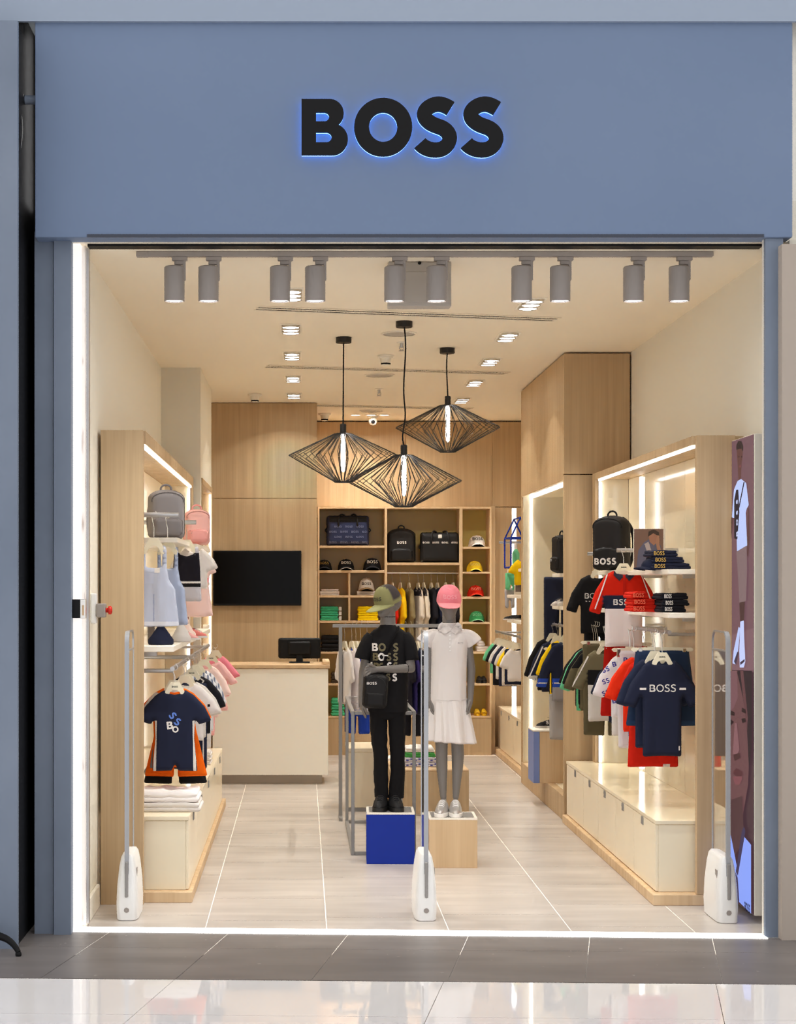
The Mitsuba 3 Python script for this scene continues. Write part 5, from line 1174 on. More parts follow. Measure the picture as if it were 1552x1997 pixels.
stack('folded_shirt', 'black folded shirt with white lettering, {} of three on the lower right shelf', 1287, 1345, 1195, 7.95, 3, 12.5, C(28, 29, 36), 'BOSS', WHITE, 7, side='right')
cap('navy cap lying left of the navy folded shirts on the upper right shelf', X(1262, 8.15), Y(8.02), s1 + .001, .12, NAVY, None, None, None, rz=-70, H=.5, arch=.12)

# ================================================================ MIDDLE OF THE SHOP
def plinth(label, px0, px1, d, ztop, m, rz):
    s = thing('display_plinth', label, 'plinth')
    x0, x1 = X(px0, d), X(px1, d); w = (x1 - x0); c = ((x0 + x1) / 2, Y(d) + w / 2)
    P = lambda q: placed(q, c[0], c[1], 0, rz)
    h = w / 2
    part(s, 'body', P(box(-h, h, -h, h, 0, ztop - .012, .002)), m)
    rim = sg.box(-h, -h, h, h).difference(sg.box(-h + .016, -h + .016, h - .016, h - .016))
    part(s, 'rim', P(extr_xy(rim, ztop - .0115, ztop)), 'shelf_white', label='white top rim')
    part(s, 'top', P(box(-h + .0165, h - .0165, -h + .0165, h - .0165, ztop - .0115, ztop - .002)), 'rack_metal', label='grey top plate')
    return c
PB = plinth('blue cube plinth under the boy mannequin', 716, 810, 8.73, .3125, 'blue_paint', -1.6)
PG = plinth('light wood cube plinth under the girl mannequin', 838, 932, 8.61, .300, 'pale_wood', -1.6)

# ---------------- clear top table frame and garment rack of square steel
def sq(parent, nm, a, b, t=.012, m='rack_metal'):
    a, b = np.array(a, float), np.array(b, float); lo, hi = np.minimum(a, b) - t, np.maximum(a, b) + t
    part(parent, nm, box(lo[0], hi[0], lo[1], hi[1], lo[2], hi[2], .002), m)
tb = thing('display_table', 'low square steel table frame with a clear top behind the blue plinth', 'table')
ta, tb0, tx0, tx1, tz = 9.02, 10.22, .3155, .70, .905
for x in (tx0, tx1):
    for d in (ta, tb0): sq(tb, 'leg', [x, Y(d), .012], [x, Y(d), tz - .026], .011)
for z in (.012, tz - .012):
    nm = 'foot_rail' if z < .1 else 'top_rail'
    for d in (ta, tb0): sq(tb, nm, [tx0 + .024, Y(d), z], [tx1 - .024, Y(d), z], .0115)
    for x in (tx0, tx1): sq(tb, nm, [x, Y(ta) , z], [x, Y(tb0), z], .012)
part(tb, 'clear_top', box(tx0 + .013, tx1 - .013, Y(ta) + .013, Y(tb0) - .013, tz - .010, tz - .002), 'clear_glass', label='clear top plate')
for i in range(3):
    folded('folded_shirt', f"white folded shirt, {['bottom', 'middle', 'top'][i]} of three on the clear topped steel table", .43, .69, Y(9.4), Y(9.4) + .26, tz + .0005 + i * .016, .0155, [WHITE, C(150, 146, 146), WHITE][i], seed=30 + i, sag=.003)
rk = thing('garment_rack', 'tall square steel garment rack behind the mannequins', 'clothes rack')
kd, kx0, kx1, kz = 10.42, X(664, 10.4), 1.03, 1.413
for x in (kx0, kx1):
    sq(rk, 'post', [x, Y(kd), .012], [x, Y(kd), kz - .026], .013)
    sq(rk, 'foot', [x, Y(kd) - .12, .012], [x, Y(kd) + .12, .012], .0125)
sq(rk, 'rail', [kx0 - .045, Y(kd), kz - .012], [kx1 + .03, Y(kd), kz - .012], .0125)
rl = [(672, WHITE, 'white baby shirt, first on the steel garment rack', .42, 0), (686, C(234, 226, 226), 'white t-shirt with black lettered hem band, second on the steel garment rack', .45, 1), (694, BLUE, 'blue shirt, third on the steel garment rack', .42, 0), (703, C(232, 228, 226), 'white shirt partly behind the boy mannequin on the steel rack', .42, 0),
      (716, C(40, 38, 46), 'dark shirt fifth on the steel garment rack', .42, 0), (790, C(36, 34, 44), 'dark shirt right of the boy mannequin on the steel rack', .48, 0), (800, C(52, 44, 96), 'purple navy shirt on the steel rack beside the clear antenna', .48, 0), (812, NAVY, 'navy shirt on the steel rack behind the clear antenna', .50, 0), (824, C(44, 44, 52), 'dark shirt farthest right on the steel garment rack', .48, 0)]
for px, c, lab, L, hem in rl:
    pr = []
    if hem: pr = [('hem_band', sg.box(-.12, -.45, .12, -.405), C(60, 58, 62), 'dark hem band'), ('lettering', at(word('BOSS', .026, .2), -.02, -.428), WHITE, 'white lettering')]
    garment('shirt', 'shirt', lab, tee_poly(.23, L, .07, .24, .11, .14), c, X(px, 10.42), 10.42, kz - .165, rz=-68, prints=pr, hang=kz, thick=.012, fold=.009, res=.018, half=.12)
garment('shorts', 'shorts', 'blue shorts hanging on the steel rack below the blue shirt', legs_poly(.2, .30, 1.05, .16), BLUE, X(697, 10.42), 10.5, Z(1350, 10.5), rz=-30)
garment('trousers', 'trousers', 'dark trousers hanging on the steel rack between the mannequins', legs_poly(.16, .36, 1.0, .16), C(34, 33, 38), X(806, 10.42), 10.55, Z(1340, 10.5), rz=-30)
wb = thing('display_cube', 'cream low display box behind the steel table frame', 'display box')
part(wb, 'body', box(.335, .62, Y(10.75), Y(10.75) + .5, .03, .445, .003), 'cream_lacquer')
part(wb, 'top', box(.33, .625, Y(10.75) - .004, Y(10.75) + .5, .4455, .475, .003), 'cream_lacquer')
part(wb, 'base', box(.345, .61, Y(10.75) + .01, Y(10.75) + .48, 0, .0295), 'rack_metal', label='grey base')
wd = thing('display_cube', 'light wood display box behind the girl mannequin', 'display box'); wdd = 10.55
part(wd, 'body', box(.64, 1.222, Y(wdd), Y(wdd) + .62, .012, .325, .003), 'wood')
part(wd, 'top', box(.64, 1.222, Y(wdd), Y(wdd) + .62, .3255, .34, .003), 'pale_wood')
part(wd, 'base', box(.66, 1.20, Y(wdd) + .02, Y(wdd) + .6, 0, .0115), 'shelf_white')
for i, (c, lab) in enumerate([(C(222, 220, 226), 'white folded shirt with blue print, bottom of the stack on the wood box'), (C(214, 212, 222), 'white folded shirt with blue print, second of the stack on the wood box'), (C(76, 160, 84), 'green and white folded shirt, third of the stack on the wood box'), (C(226, 222, 216), 'white folded shirt on top of the stack on the wood box')]):
    z = .3405 + i * .036; x0, x1 = X(787, 10.7), X(853, 10.7); yq = Y(10.7)
    pr = []
    if i < 2: pr = [('print', cat([box(x0 + .02 + .03 * j, x0 + .036 + .03 * j, yq - .0075, yq - .0035, z + .008 + .01 * (j % 2), z + .018 + .01 * (j % 2)) for j in range(8)]), C(70, 76, 160), 'blue print')]
    folded('folded_shirt', lab, x0 + .004 * i, x1 - .006 * i, yq, yq + .26, z, .035, c, seed=50 + i, sag=.01, prints=pr)

# ================================================================ MANNEQUINS
def figure(bones, length=.0065, n=8):
    ms = []
    for b in bones: ms.append(hull_balls(b, 16))
    return soft(m3.Manifold.batch_boolean(ms, m3.OpType.Add), length, n)
def ell_ring(c, rx, ry, n=48, p=2.3, rzz=0.0):
    a = np.arange(n) * 2 * np.pi / n
    x = rx * np.sign(np.cos(a)) * np.abs(np.cos(a)) ** (2 / p); y = ry * np.sign(np.sin(a)) * np.abs(np.sin(a)) ** (2 / p)
    co, si = math.cos(rzz), math.sin(rzz)
    return np.stack([c[0] + x * co - y * si, c[1] + x * si + y * co, np.full(n, c[2])], 1)
def tube_rings(path, rr, n=28, norm=None):
    """rings perpendicular to a path, radii (r1, r2)"""
    p = np.asarray(path, float); t = np.gradient(p, axis=0); t /= np.linalg.norm(t, axis=1, keepdims=True)
    out = []
    for i in range(len(p)):
        a = np.array([0, 1.0, 0]); a = a - t[i] * (a @ t[i]); a /= np.linalg.norm(a); b = np.cross(t[i], a)
        ang = np.arange(n) * 2 * np.pi / n
        out.append(p[i] + np.cos(ang)[:, None] * b * rr[i][0] + np.sin(ang)[:, None] * a * rr[i][1])
    return np.array(out)
def wrinkle(mesh, amp, f=(14, 14, 9), seed=0, c=None):
    v = mesh.vertices.copy(); n = mesh.vertex_normals
    q = meshkit.fbm(v * np.array(f) + seed * 3.1, 3, seed) - .5
    return tm(v + n * (q * 2 * amp)[:, None], mesh.faces)

# ---- boy
KB, YB = 8.85 / 2800, Y(8.85) + .03
def B(px, py, dy=0.0): return np.array([(px - 590) * KB, YB + dy, EYE - (py - 1140) * KB])
MB = thing('mannequin', 'grey boy mannequin in black t-shirt and trousers with an olive cap', 'mannequin')
hc = B(756, 1176)
hy = math.radians(-48)
def HB(x, y, z):   # head frame: -y is where the face looks
    return hc + np.array([x * math.cos(hy) - y * math.sin(hy), x * math.sin(hy) + y * math.cos(hy), z])
wr, el = B(734, 1304, -.135), B(801, 1303, -.04)
bones = [[(HB(0, .012, .02), .072), (HB(0, .03, .005), .066)], [(HB(0, .0, .01), .066), (HB(0, -.03, -.045), .040)], [(HB(0, -.03, -.05), .038), (HB(0, -.055, -.066), .020)],
         [(HB(0, -.072, -.018), .010), (HB(0, -.066, .01), .012)], [(HB(0, -.068, -.044), .010), (HB(0, -.058, -.04), .018)],
         [(B(757, 1190, .012), .046), (B(757, 1222, .012), .048)], [(B(757, 1222, .01), .05), (B(757, 1236, .01), .055), (B(729, 1247, .01), .024), (B(786, 1247, .01), .024)],
         [(B(731, 1252, .01), .03), (B(784, 1252, .01), .03), (B(740, 1330, .01), .05), (B(775, 1330, .01), .05)], [(B(740, 1330, .01), .05), (B(775, 1330, .01), .05), (B(740, 1385, .01), .058), (B(775, 1385, .01), .058)],
         [(B(738, 1390), .048), (B(741, 1470), .036)], [(B(741, 1470), .036), (B(744, 1556), .026)], [(B(775, 1390), .048), (B(775, 1470), .036)], [(B(775, 1470), .036), (B(773, 1556), .026)],
         [(B(720, 1254, .01), .030), (B(709, 1312, .02), .028)], [(B(709, 1312, .02), .028), (B(705, 1366, -.015), .020)],
         [(B(795, 1254, .0), .030), (el, .0285)], [(el, .0285), (el * .55 + wr * .45, .0255), ], [(el * .55 + wr * .45, .0255), (wr, .0185)],
         [(wr, .0185), (B(724, 1303, -.145), .017), (B(718, 1300, -.142), .013), (B(719, 1309, -.148), .013)]]
# left hand (over the bag): four fingers curling down, thumb along the top
for j, (kx, ky, ex, ey, tx_, ty) in enumerate([(720, 1297.5, 713, 1299, 709, 1308), (719.5, 1301.5, 711, 1304, 708.5, 1313), (719.5, 1305.5, 712, 1309.5, 710, 1317), (720.5, 1309.5, 714.5, 1314, 713, 1320)]):
    dz_ = -.150 - .003 * j
    bones += [[(B(kx, ky, dz_ + .004), .0088), (B(ex, ey, dz_ - .008), .0078)], [(B(ex, ey, dz_ - .008), .0078), (B(tx_, ty, dz_ - .004), .0062)]]
bones += [[(B(728, 1299, -.15), .0095), (B(722, 1294.5, -.165), .0082)], [(B(722, 1294.5, -.165), .0082), (B(716, 1293.5, -.172), .0065)]]
# right hand hanging beside the bag
hw = B(705, 1366, -.015)
bones += [[(hw, .019), (B(706, 1376, -.02), .018), (B(708, 1382, -.035), .013), (B(706, 1382, .0), .013)]]
for j, (dy_, l) in enumerate([(-.042, 15), (-.028, 18), (-.012, 17), (.004, 13)]):
    bones += [[(B(707, 1381, dy_), .0085), (B(709, 1381 + l * .6, dy_ - .004), .0075)], [(B(709, 1381 + l * .6, dy_ - .004), .0075), (B(713, 1381 + l, dy_ - .008), .006)]]
bones += [[(B(707, 1372, -.035), .010), (B(711, 1381, -.055), .008)], [(B(711, 1381, -.055), .008), (B(714, 1388, -.06), .0065)]]
part(MB, 'body', figure(bones), 'mannequin_gray', True)
part(MB, 'neck_joint', lathe([(.0475, -.002), (.049, 0), (.0475, .002)], tuple(B(757, 1203, .012)), 32, caps=False), 'black', 40, label='dark seam round the neck')
def joint_ring(a, b, t, r):
    c = a * (1 - t) + b * t; u = (b - a) / np.linalg.norm(b - a)
    m = lathe([(r, -.0015), (r + .0012, 0), (r, .0015)], (0, 0, 0), 28, caps=False)
    m.apply_transform(trimesh.geometry.align_vectors([0, 0, 1], u)); m.apply_translation(c); return m
part(MB, 'elbow_joint', joint_ring(el, wr, .13, .0284), 'black', 40, label='dark seam before the elbow')
# t-shirt
def shirt_mesh(levels, sleeves, K, seed, amp=.006, fr=(13, 13, 6)):
    rings = [ell_ring(c, rx, ry) for c, rx, ry in levels]
    from scipy.interpolate import CubicSpline, PchipInterpolator
    R = np.array(rings); t = np.arange(len(R)); tt = np.linspace(0, len(R) - 1, 60)
    R = PchipInterpolator(t, R)(tt)
    ms = [wrinkle(loft(R), amp, fr, seed)]
    for path, rr in sleeves:
        p = np.asarray(path); u = np.linspace(0, len(p) - 1, 18)
        p2 = PchipInterpolator(np.arange(len(p)), p)(u); r2 = PchipInterpolator(np.arange(len(p)), np.asarray(rr))(u)
        ms.append(wrinkle(loft(tube_rings(p2, r2)), amp * .7, (15, 15, 15), seed + 5))
    return ms
lv = [(B(757, 1219, .012), .052, .052), (B(757, 1224, .012), .064, .060), (B(757, 1229, .012), .092, .068), (B(757, 1236, .012), .112, .076), (B(757.5, 1246, .012), .121, .084), (B(758, 1262, .012), .120, .09), (B(758, 1290, .012), .117, .094), (B(758, 1330, .012), .119, .096), (B(757, 1370, .012), .122, .098), (B(757, 1388, .012), .120, .098), (B(757, 1388.5, .012), .112, .09)]
slv = [([B(727, 1240, .012), B(718, 1256, .01), B(710, 1275, .008), B(706.5, 1286, .006)], [(.04, .055), (.05, .058), (.050, .057), (.049, .055)]),
       ([B(788, 1240, .012), B(796, 1256, .0), B(801, 1275, -.01), B(803, 1288, -.016)], [(.04, .055), (.047, .058), (.046, .057), (.045, .055)])]
TM = shirt_mesh(lv, slv, KB, 4)
TS = part(MB, 't_shirt', cat(TM), 'cloth', True, C(27, 26, 28), label='black t-shirt')
def on_front(mesh, poly, lift=.003):
    """lay flat lettering (x, z in world) on the front of a mesh by ray"""
    v, f = tri2d(poly)
    v2, f2 = trimesh.remesh.subdivide_to_size(np.c_[v, np.zeros(len(v))], f, .012)
    o = np.stack([v2[:, 0], np.full(len(v2), mesh.bounds[0][1] - .2), v2[:, 1]], 1)
    loc, ri, _ = mesh.ray.intersects_location(o, np.tile([0, 1.0, 0], (len(o), 1)), multiple_hits=True)
    y = np.full(len(o), np.nan)
    for p, r in zip(loc, ri): y[r] = p[1] if np.isnan(y[r]) else min(y[r], p[1])
    y = np.where(np.isnan(y), np.nanmean(y), y) - lift
    return tm(np.stack([v2[:, 0], y, v2[:, 1]], 1), f2)
def put_letter(parent, mesh, ch, px, py0, py1, col, K=B, wgt=.258, lab=None):
    b = K(px, py1); h = (py1 - py0) * KB
    gl, _ = letter(ch, wgt); gl = affinity.translate(affinity.scale(gl, h * .9, h, origin=(0, 0)), b[0], b[2])
    part(parent, 'lettering', on_front(mesh, gl), 'print', False, col, label=lab)
OL = C(112, 104, 78); WH = C(236, 230, 224)
for ch, px, y0, y1, c in [('B', 725, 1254, 1269.5, WH), ('O', 737, 1254, 1269.5, OL), ('S', 765.5, 1254, 1270, OL), ('B', 726.5, 1273, 1288, OL), ('O', 736, 1273, 1288, WH), ('S', 752.5, 1273, 1288, OL), ('S', 765.5, 1273, 1288, OL),
                          ('I', 722.5, 1291, 1306, WH), ('B', 728, 1292, 1307, OL), ('O', 737, 1292, 1307, OL), ('S', 753.5, 1291, 1306, WH), ('S', 765.5, 1291, 1306, OL), ('S', 751.5, 1313, 1327, OL), ('S', 764, 1313, 1327.5, WH)]:
    put_letter(TS, TM[0], ch, px, y0, y1, c, lab='white letter' if c is WH else 'olive letter')
# trousers
def leg_mesh(pts, K, seed, amp=.004):
    from scipy.interpolate import PchipInterpolator
    P_ = np.array([ell_ring(K(cx, cy, dy), r * KB, r * KB * 1.08, 36, 2.1) for cx, cy, r, dy in pts]); u = np.linspace(0, len(pts) - 1, 50)
    return wrinkle(loft(PchipInterpolator(np.arange(len(pts)), P_)(u)), amp, (17, 17, 24), seed)
l1 = leg_mesh([(739, 1376, 17.5, .01), (738.5, 1400, 17.2, .01), (740, 1450, 15.2, .0), (742.5, 1470, 14.2, -.004), (743, 1505, 14.2, 0), (744, 1540, 13.6, .004), (744.5, 1556, 13.4, .006)], B, 1, .005)
l2 = leg_mesh([(774.5, 1376, 18, .01), (774.5, 1400, 17.4, .01), (775, 1450, 15.4, 0), (775.5, 1472, 14, -.004), (776, 1505, 14.2, 0), (774, 1540, 14.8, .004), (773, 1557, 15.2, .006)], B, 9, .005)
pel = loft([ell_ring(B(757, 1365, .01), .105, .08), ell_ring(B(757, 1385, .01), .110, .082), ell_ring(B(757, 1398, .01), .098, .07), ell_ring(B(757, 1404, .01), .06, .05)])
part(MB, 'trousers', cat(l1, l2, pel), 'cloth', True, C(25, 24, 26), label='black trousers')
zs = .3125 + .0005
for px, rz_ in ((742, -10), (771, 6)):
    k_ = free(MB + '__shoe'); labels[k_] = {'label': 'black trainer'}
    shoe('', B(px, 0)[0], YB - .035, zs, .215, .093, .105, rz_, C(30, 30, 32), C(24, 24, 25), C(40, 40, 42), None, mouth=False, key=k_)
cap('olive cap with a dark mesh back', hc[0] + .006, hc[1], hc[2] + .002, .162, C(130, 128, 88), C(146, 146, 104), None, 'BOSS', C(60, 58, 46), rz=-52, lean=21, parent=MB, back=C(66, 60, 60), arch=.10, brim=.52, H=.70, th=.13)
# cross-body bag
bg = thing('crossbody_bag', 'small black cross-body bag with white lettering under the boy mannequin\'s hand', 'bag')
bgp = affinity.scale(dome_poly(.155, .212, .30), 1, 1)
BS = Soft(bgp, .032, .03, .003, 9, 9, 5, .010, 2.6)
c_ = B(728.5, 1379, -.155); Pb = lambda m: placed(m, c_[0], c_[1], c_[2], 0, 3)
part(bg, 'body', Pb(BS.mesh()), 'nylon', True, C(28, 27, 28))
part(bg, 'lettering', Pb(BS.patch(at(word('BOSS', .0165, .22), -.026, .155, 3), .003)), 'print', False, WHITE, label='white lettering')
zl = [[.062 * math.cos(t), 0, .130 + .062 * math.sin(t)] for t in np.linspace(-.3, np.pi + .3, 24)]
zl = [[q[0], float(BS.front(q[0], q[2])) - .001, q[2]] for q in zl]
part(bg, 'zip', Pb(tube(np.array(zl), .0022, 6)), 'nylon', True, C(44, 43, 44), label='zip')
part(bg, 'pocket', Pb(Soft(affinity.translate(rrect(-.06, .06, .012, .10, .015), 0, 0), .012, .02, .002, 9, 9, 6, .01, 2.4).mesh().apply_translation([0, -.026, 0])), 'nylon', True, C(26, 25, 26))
part(bg, 'strap', tube(smooth_path([B(741, 1318, -.15), B(747, 1300, -.105), B(751, 1280, -.098), B(760, 1255, -.092), B(773, 1232, -.07), B(777, 1224, -.02), B(776, 1226, .04)], 40), .0085, 8), 'cloth', True, C(16, 15, 17), label='black strap')
part(bg, 'buckle', box(*(B(744, 0)[0], B(756, 0)[0]), B(0, 0, -.112)[1], B(0, 0, -.104)[1], B(0, 1279)[2], B(0, 1276)[2], .002), 'chrome', label='shiny buckle')

# ---- girl
KG, YG = 8.72 / 2800, Y(8.72) + .04
def G(px, py, dy=0.0): return np.array([(px - 590) * KG, YG + dy, EYE - (py - 1140) * KG])
MG = thing('mannequin', 'grey girl mannequin in a white polo dress with a pink cap', 'mannequin')
hg = G(876.5, 1178)
def HG(x, y, z): return hg + np.array([x, y, z])
bones = [[(HG(0, .012, .015), .068), (HG(0, .03, .0), .062)], [(HG(0, -.012, .0), .060), (HG(0, -.026, -.045), .043)], [(HG(0, -.028, -.05), .040), (HG(0, -.044, -.080), .019)], [(HG(0, -.074, -.03), .008), (HG(0, -.066, -.0), .010)], [(HG(-.012, -.058, -.052), .009), (HG(.012, -.058, -.052), .009)],
         [(G(877, 1192, .014), .040), (G(877, 1228, .012), .042)], [(G(877, 1228, .01), .045), (G(877, 1240, .01), .05), (G(850, 1249, .01), .022), (G(904, 1249, .01), .022)],
         [(G(852, 1254, .01), .028), (G(902, 1254, .01), .028), (G(860, 1330, .01), .05), (G(894, 1330, .01), .05)], [(G(860, 1330, .01), .05), (G(894, 1330, .01), .05), (G(862, 1395, .01), .055), (G(892, 1395, .01), .055)],
         [(G(862, 1400), .052), (G(862, 1455), .0375)], [(G(862, 1455), .0375), (G(861.5, 1472), .0365), (G(863, 1500, .012), .034)], [(G(863, 1500, .012), .034), (G(865.5, 1556, .006), .019)],
         [(G(893, 1400), .052), (G(893, 1455), .0375)], [(G(893, 1455), .0375), (G(894.5, 1472), .0365), (G(893.5, 1500, .012), .034)], [(G(893.5, 1500, .012), .034), (G(890, 1556, .006), .019)],
         [(G(914, 1256, .012), .026), (G(921, 1308, .02), .0255)], [(G(921, 1308, .02), .0255), (G(918, 1362, -.01), .0185)],
         [(G(841, 1256, .012), .026), (G(836, 1308, .02), .0255)], [(G(836, 1308, .02), .0255), (G(838, 1362, -.01), .0185)]]
for sx, wx in ((1, 918), (-1, 838)):
    bones += [[(G(wx, 1362, -.01), .0185), (G(wx - sx * 1, 1372, -.012), .017), (G(wx - sx * 2, 1379, -.028), .0115), (G(wx - sx * 2, 1379, .006), .0115)]]
    for j, (dy_, l) in enumerate([(-.034, 14), (-.019, 18), (-.004, 17), (.010, 13)]):
        bones += [[(G(wx - sx * 2, 1378, dy_), .0082), (G(wx - sx * 3.5, 1378 + l * .62, dy_ - .006), .0072)], [(G(wx - sx * 3.5, 1378 + l * .62, dy_ - .006), .0072), (G(wx - sx * 7.5, 1378 + l, dy_ - .012), .0058)]]
    bones += [[(G(wx - sx * 2, 1368, -.028), .0095), (G(wx - sx * 6, 1379, -.044), .0078)], [(G(wx - sx * 6, 1379, -.044), .0078), (G(wx - sx * 8, 1387, -.048), .0062)]]
part(MG, 'body', figure(bones), 'mannequin_gray', True)
lv = [(G(877, 1221, .012), .048, .048), (G(877, 1226, .012), .062, .056), (G(877, 1231, .012), .096, .062), (G(877, 1237, .012), .116, .07), (G(877, 1250, .012), .119, .078), (G(877, 1266, .012), .113, .083), (G(876, 1300, .012), .109, .084), (G(875, 1340, .012), .109, .088), (G(874.5, 1366, .012), .112, .09), (G(874.5, 1370, .012), .108, .088)]
slv = [([G(855, 1236, .012), G(839, 1243, .012), G(827, 1256, .012)], [(.026, .05), (.046, .056), (.052, .060)]), ([G(899, 1236, .012), G(915, 1243, .012), G(927, 1256, .012)], [(.026, .05), (.046, .056), (.052, .060)])]
DM = shirt_mesh(lv, slv, KG, 12, .0075, fr=(26, 26, 1.8))
DR = part(MG, 'dress', cat(DM), 'cloth', True, C(229, 223, 220), label='white polo dress')
# pleated skirt
n = 144; a = np.arange(n) * 2 * np.pi / n; rings = []
for t in np.linspace(0, 1, 28):
    c = G(874.5 + 5 * t, 1364 + 84 * t, .012); rx_, ry_ = .1145 + .030 * t ** .9, .093 + .030 * t ** .9
    am = .0012 + .0165 * t
    pl = np.cos(a * 11 + 1.6 * np.sin(a * 3) + .5) * am + np.cos(a * 37 + 2 + np.sin(a * 5)) * .0016 * (1 - t) * min(1, t * 8)
    rings.append(np.stack([c[0] + (rx_ + pl) * np.cos(a), c[1] + (ry_ + pl) * np.sin(a), np.full(n, c[2]) - .010 * t * np.cos(a)], 1))
SKM = loft(np.array(rings), caps=True)
part(DR, 'skirt', SKM, 'cloth', True, C(229, 223, 220), label='gathered white skirt')
part(DR, 'waist_seam', tube(np.array([[G(874.5, 0, 0)[0] + .1165 * math.cos(q), YG + .012 + .0945 * math.sin(q), G(0, 1364.5)[2] + .002 * math.cos(q * 9)] for q in np.linspace(0, 2 * np.pi, 60)[:-1]]), .003, 6, True), 'cloth', True, C(228, 223, 220), label='white piping seam')
for sx in (-1, 1):
    tri = sg.Polygon([(G(877 + sx * 1.5, 0)[0], G(0, 1229.5)[2]), (G(877 + sx * 15.5, 0)[0], G(0, 1214)[2]), (G(877 + sx * 21, 0)[0], G(0, 1218)[2]), (G(877 + sx * 24, 0)[0], G(0, 1227)[2]), (G(877 + sx * 10, 0)[0], G(0, 1236)[2])]).buffer(.002)
    m = on_front(DM[0], tri, .005); m2 = tm(np.vstack([m.vertices + [0, -.006, 0], m.vertices]), np.vstack([m.faces, m.faces[:, ::-1] + len(m.vertices)]))
    v = m.vertices; up = np.clip((v[:, 2] - G(0, 1222)[2]) / .02, 0, 1)[:, None]
    vv = v + np.hstack([0 * up, .02 * up * 0, 0 * up]); part(DR, 'collar', tm(np.vstack([vv + [0, -.007, 0], vv]), m2.faces), 'cloth', 30 if False else True, C(226, 221, 218), label='white collar')
part(DR, 'collar_stand', loft([ell_ring(G(877, 1229, .012), .054, .052), ell_ring(G(877, 1221, .014), .050, .050), ell_ring(G(877, 1215, .016), .049, .050), ell_ring(G(877, 1215, .016), .044, .045), ell_ring(G(877, 1222, .016), .044, .044)], caps=False), 'cloth', True, C(224, 219, 216))
pk = sg.box(G(873.5, 0)[0], G(0, 1272)[2], G(880, 0)[0], G(0, 1232)[2])
part(DR, 'placket', on_front(DM[0], pk, .0025), 'cloth', False, C(226, 221, 218), label='button placket')
for i in range(5):
    b = G(876.5, 1239 + 7.3 * i); bm = on_front(DM[0], sg.Point(b[0], b[2]).buffer(.0045), .0045); part(DR, 'button', bm, 'painted', False, C(250, 248, 246), label='white button')
part(DR, 'lettering', on_front(DM[0], affinity.translate(word('BOSS', .009, .2), G(897.5, 0)[0], G(0, 1253.5)[2]), .003), 'print', False, C(176, 172, 172), label='small grey lettering')
zg = .300 + .0005
for px, rz_ in ((861.5, -14), (888, -4)):
    k_ = free(MG + '__shoe'); labels[k_] = {'label': 'silver trainer with white sole'}
    shoe('', G(px, 0)[0], YG - .045, zg, .205, .082, .095, rz_, C(190, 188, 186), C(240, 236, 230), C(250, 248, 245), None, mat_='silver_leather', mouth=False, key=k_)
cap('pink cap with tone-in-tone lettering', hg[0], hg[1] + .004, hg[2] + .016, .152, C(244, 142, 154), C(246, 156, 164), None, 'BOSS', C(250, 176, 186), lean=17, parent=MG, arch=.10, brim=.48, H=.67, th=.15)

# ================================================================ ANTENNAS, LIGHT BOX, SWITCHES
def antenna(label, x, d0):
    s = thing('security_antenna', label, 'security antenna', 'anti-theft antennas in the entrance')
    y0 = Y(d0); L = .33; H = 1.465
    q = rrect(y0, y0 + L, .1, H, .06, 8)
    near = sg.box(0, 0, y0 + .05, 2)
    ring = q.difference(rrect(y0 + .018, y0 + L - .010, .12, H - .010, .05, 8))
    part(s, 'frame', extr_yz(ring.intersection(near), x - .011, x + .011), 'antenna_gray', 30)
    part(s, 'rim', extr_yz(ring.difference(near), x - .0045, x + .0045), 'silver', 30, label='thin bright rim')
    part(s, 'crossbar', box(x - .004, x + .004, y0 + .0185, y0 + L - .0105, H - .105, H - .095, .001), 'silver')
    part(s, 'panel', box(x - .0015, x + .0015, y0 + .0185, y0 + L - .0105, .3, H - .1055), 'clear_glass', label='clear panel')
    cy = y0 + L / 2 - .004
    rings = []
    for z, hx, hy_ in ((.0, .050, .165), (.006, .056, .17), (.08, .059, .172), (.18, .054, .167), (.27, .044, .158), (.315, .035, .148), (.33, .026, .135), (.3305, .01, .09)):
        rings.append(ell_ring((x, cy, z), hx, hy_, 40, 5.0))
    part(s, 'base', loft(np.array(rings)), 'white_plastic', 45)
    part(s, 'slot', box(x - .008, x + .008, cy - .180, cy - .130, .12, .300, .003), 'rack_metal', label='grey front channel')
    part(s, 'badge', lathe([(.001, 0), (.011, 0), (.012, .002), (.013, 0)], (0, 0, 0), 24, caps=False).apply_transform(trimesh.transformations.rotation_matrix(math.pi / 2, [1, 0, 0])).apply_translation([x, cy - .1735, .055]), 'lamp_gray', 30, label='round badge')
    part(s, 'sticker', box(x - .0475 if x > 1 else x + .0445, x - .0445 if x > 1 else x + .0475, cy - .12, cy - .08, .20, .26, .001), 'lamp_gray', label='small grey sticker')
antenna('white antenna with clear panel at the left end of the entrance', -.889, 7.26)
antenna('white antenna with clear panel in the middle of the entrance', .624, 7.25)
antenna('white antenna with clear panel beside the glowing picture panel', 2.135, 7.20)

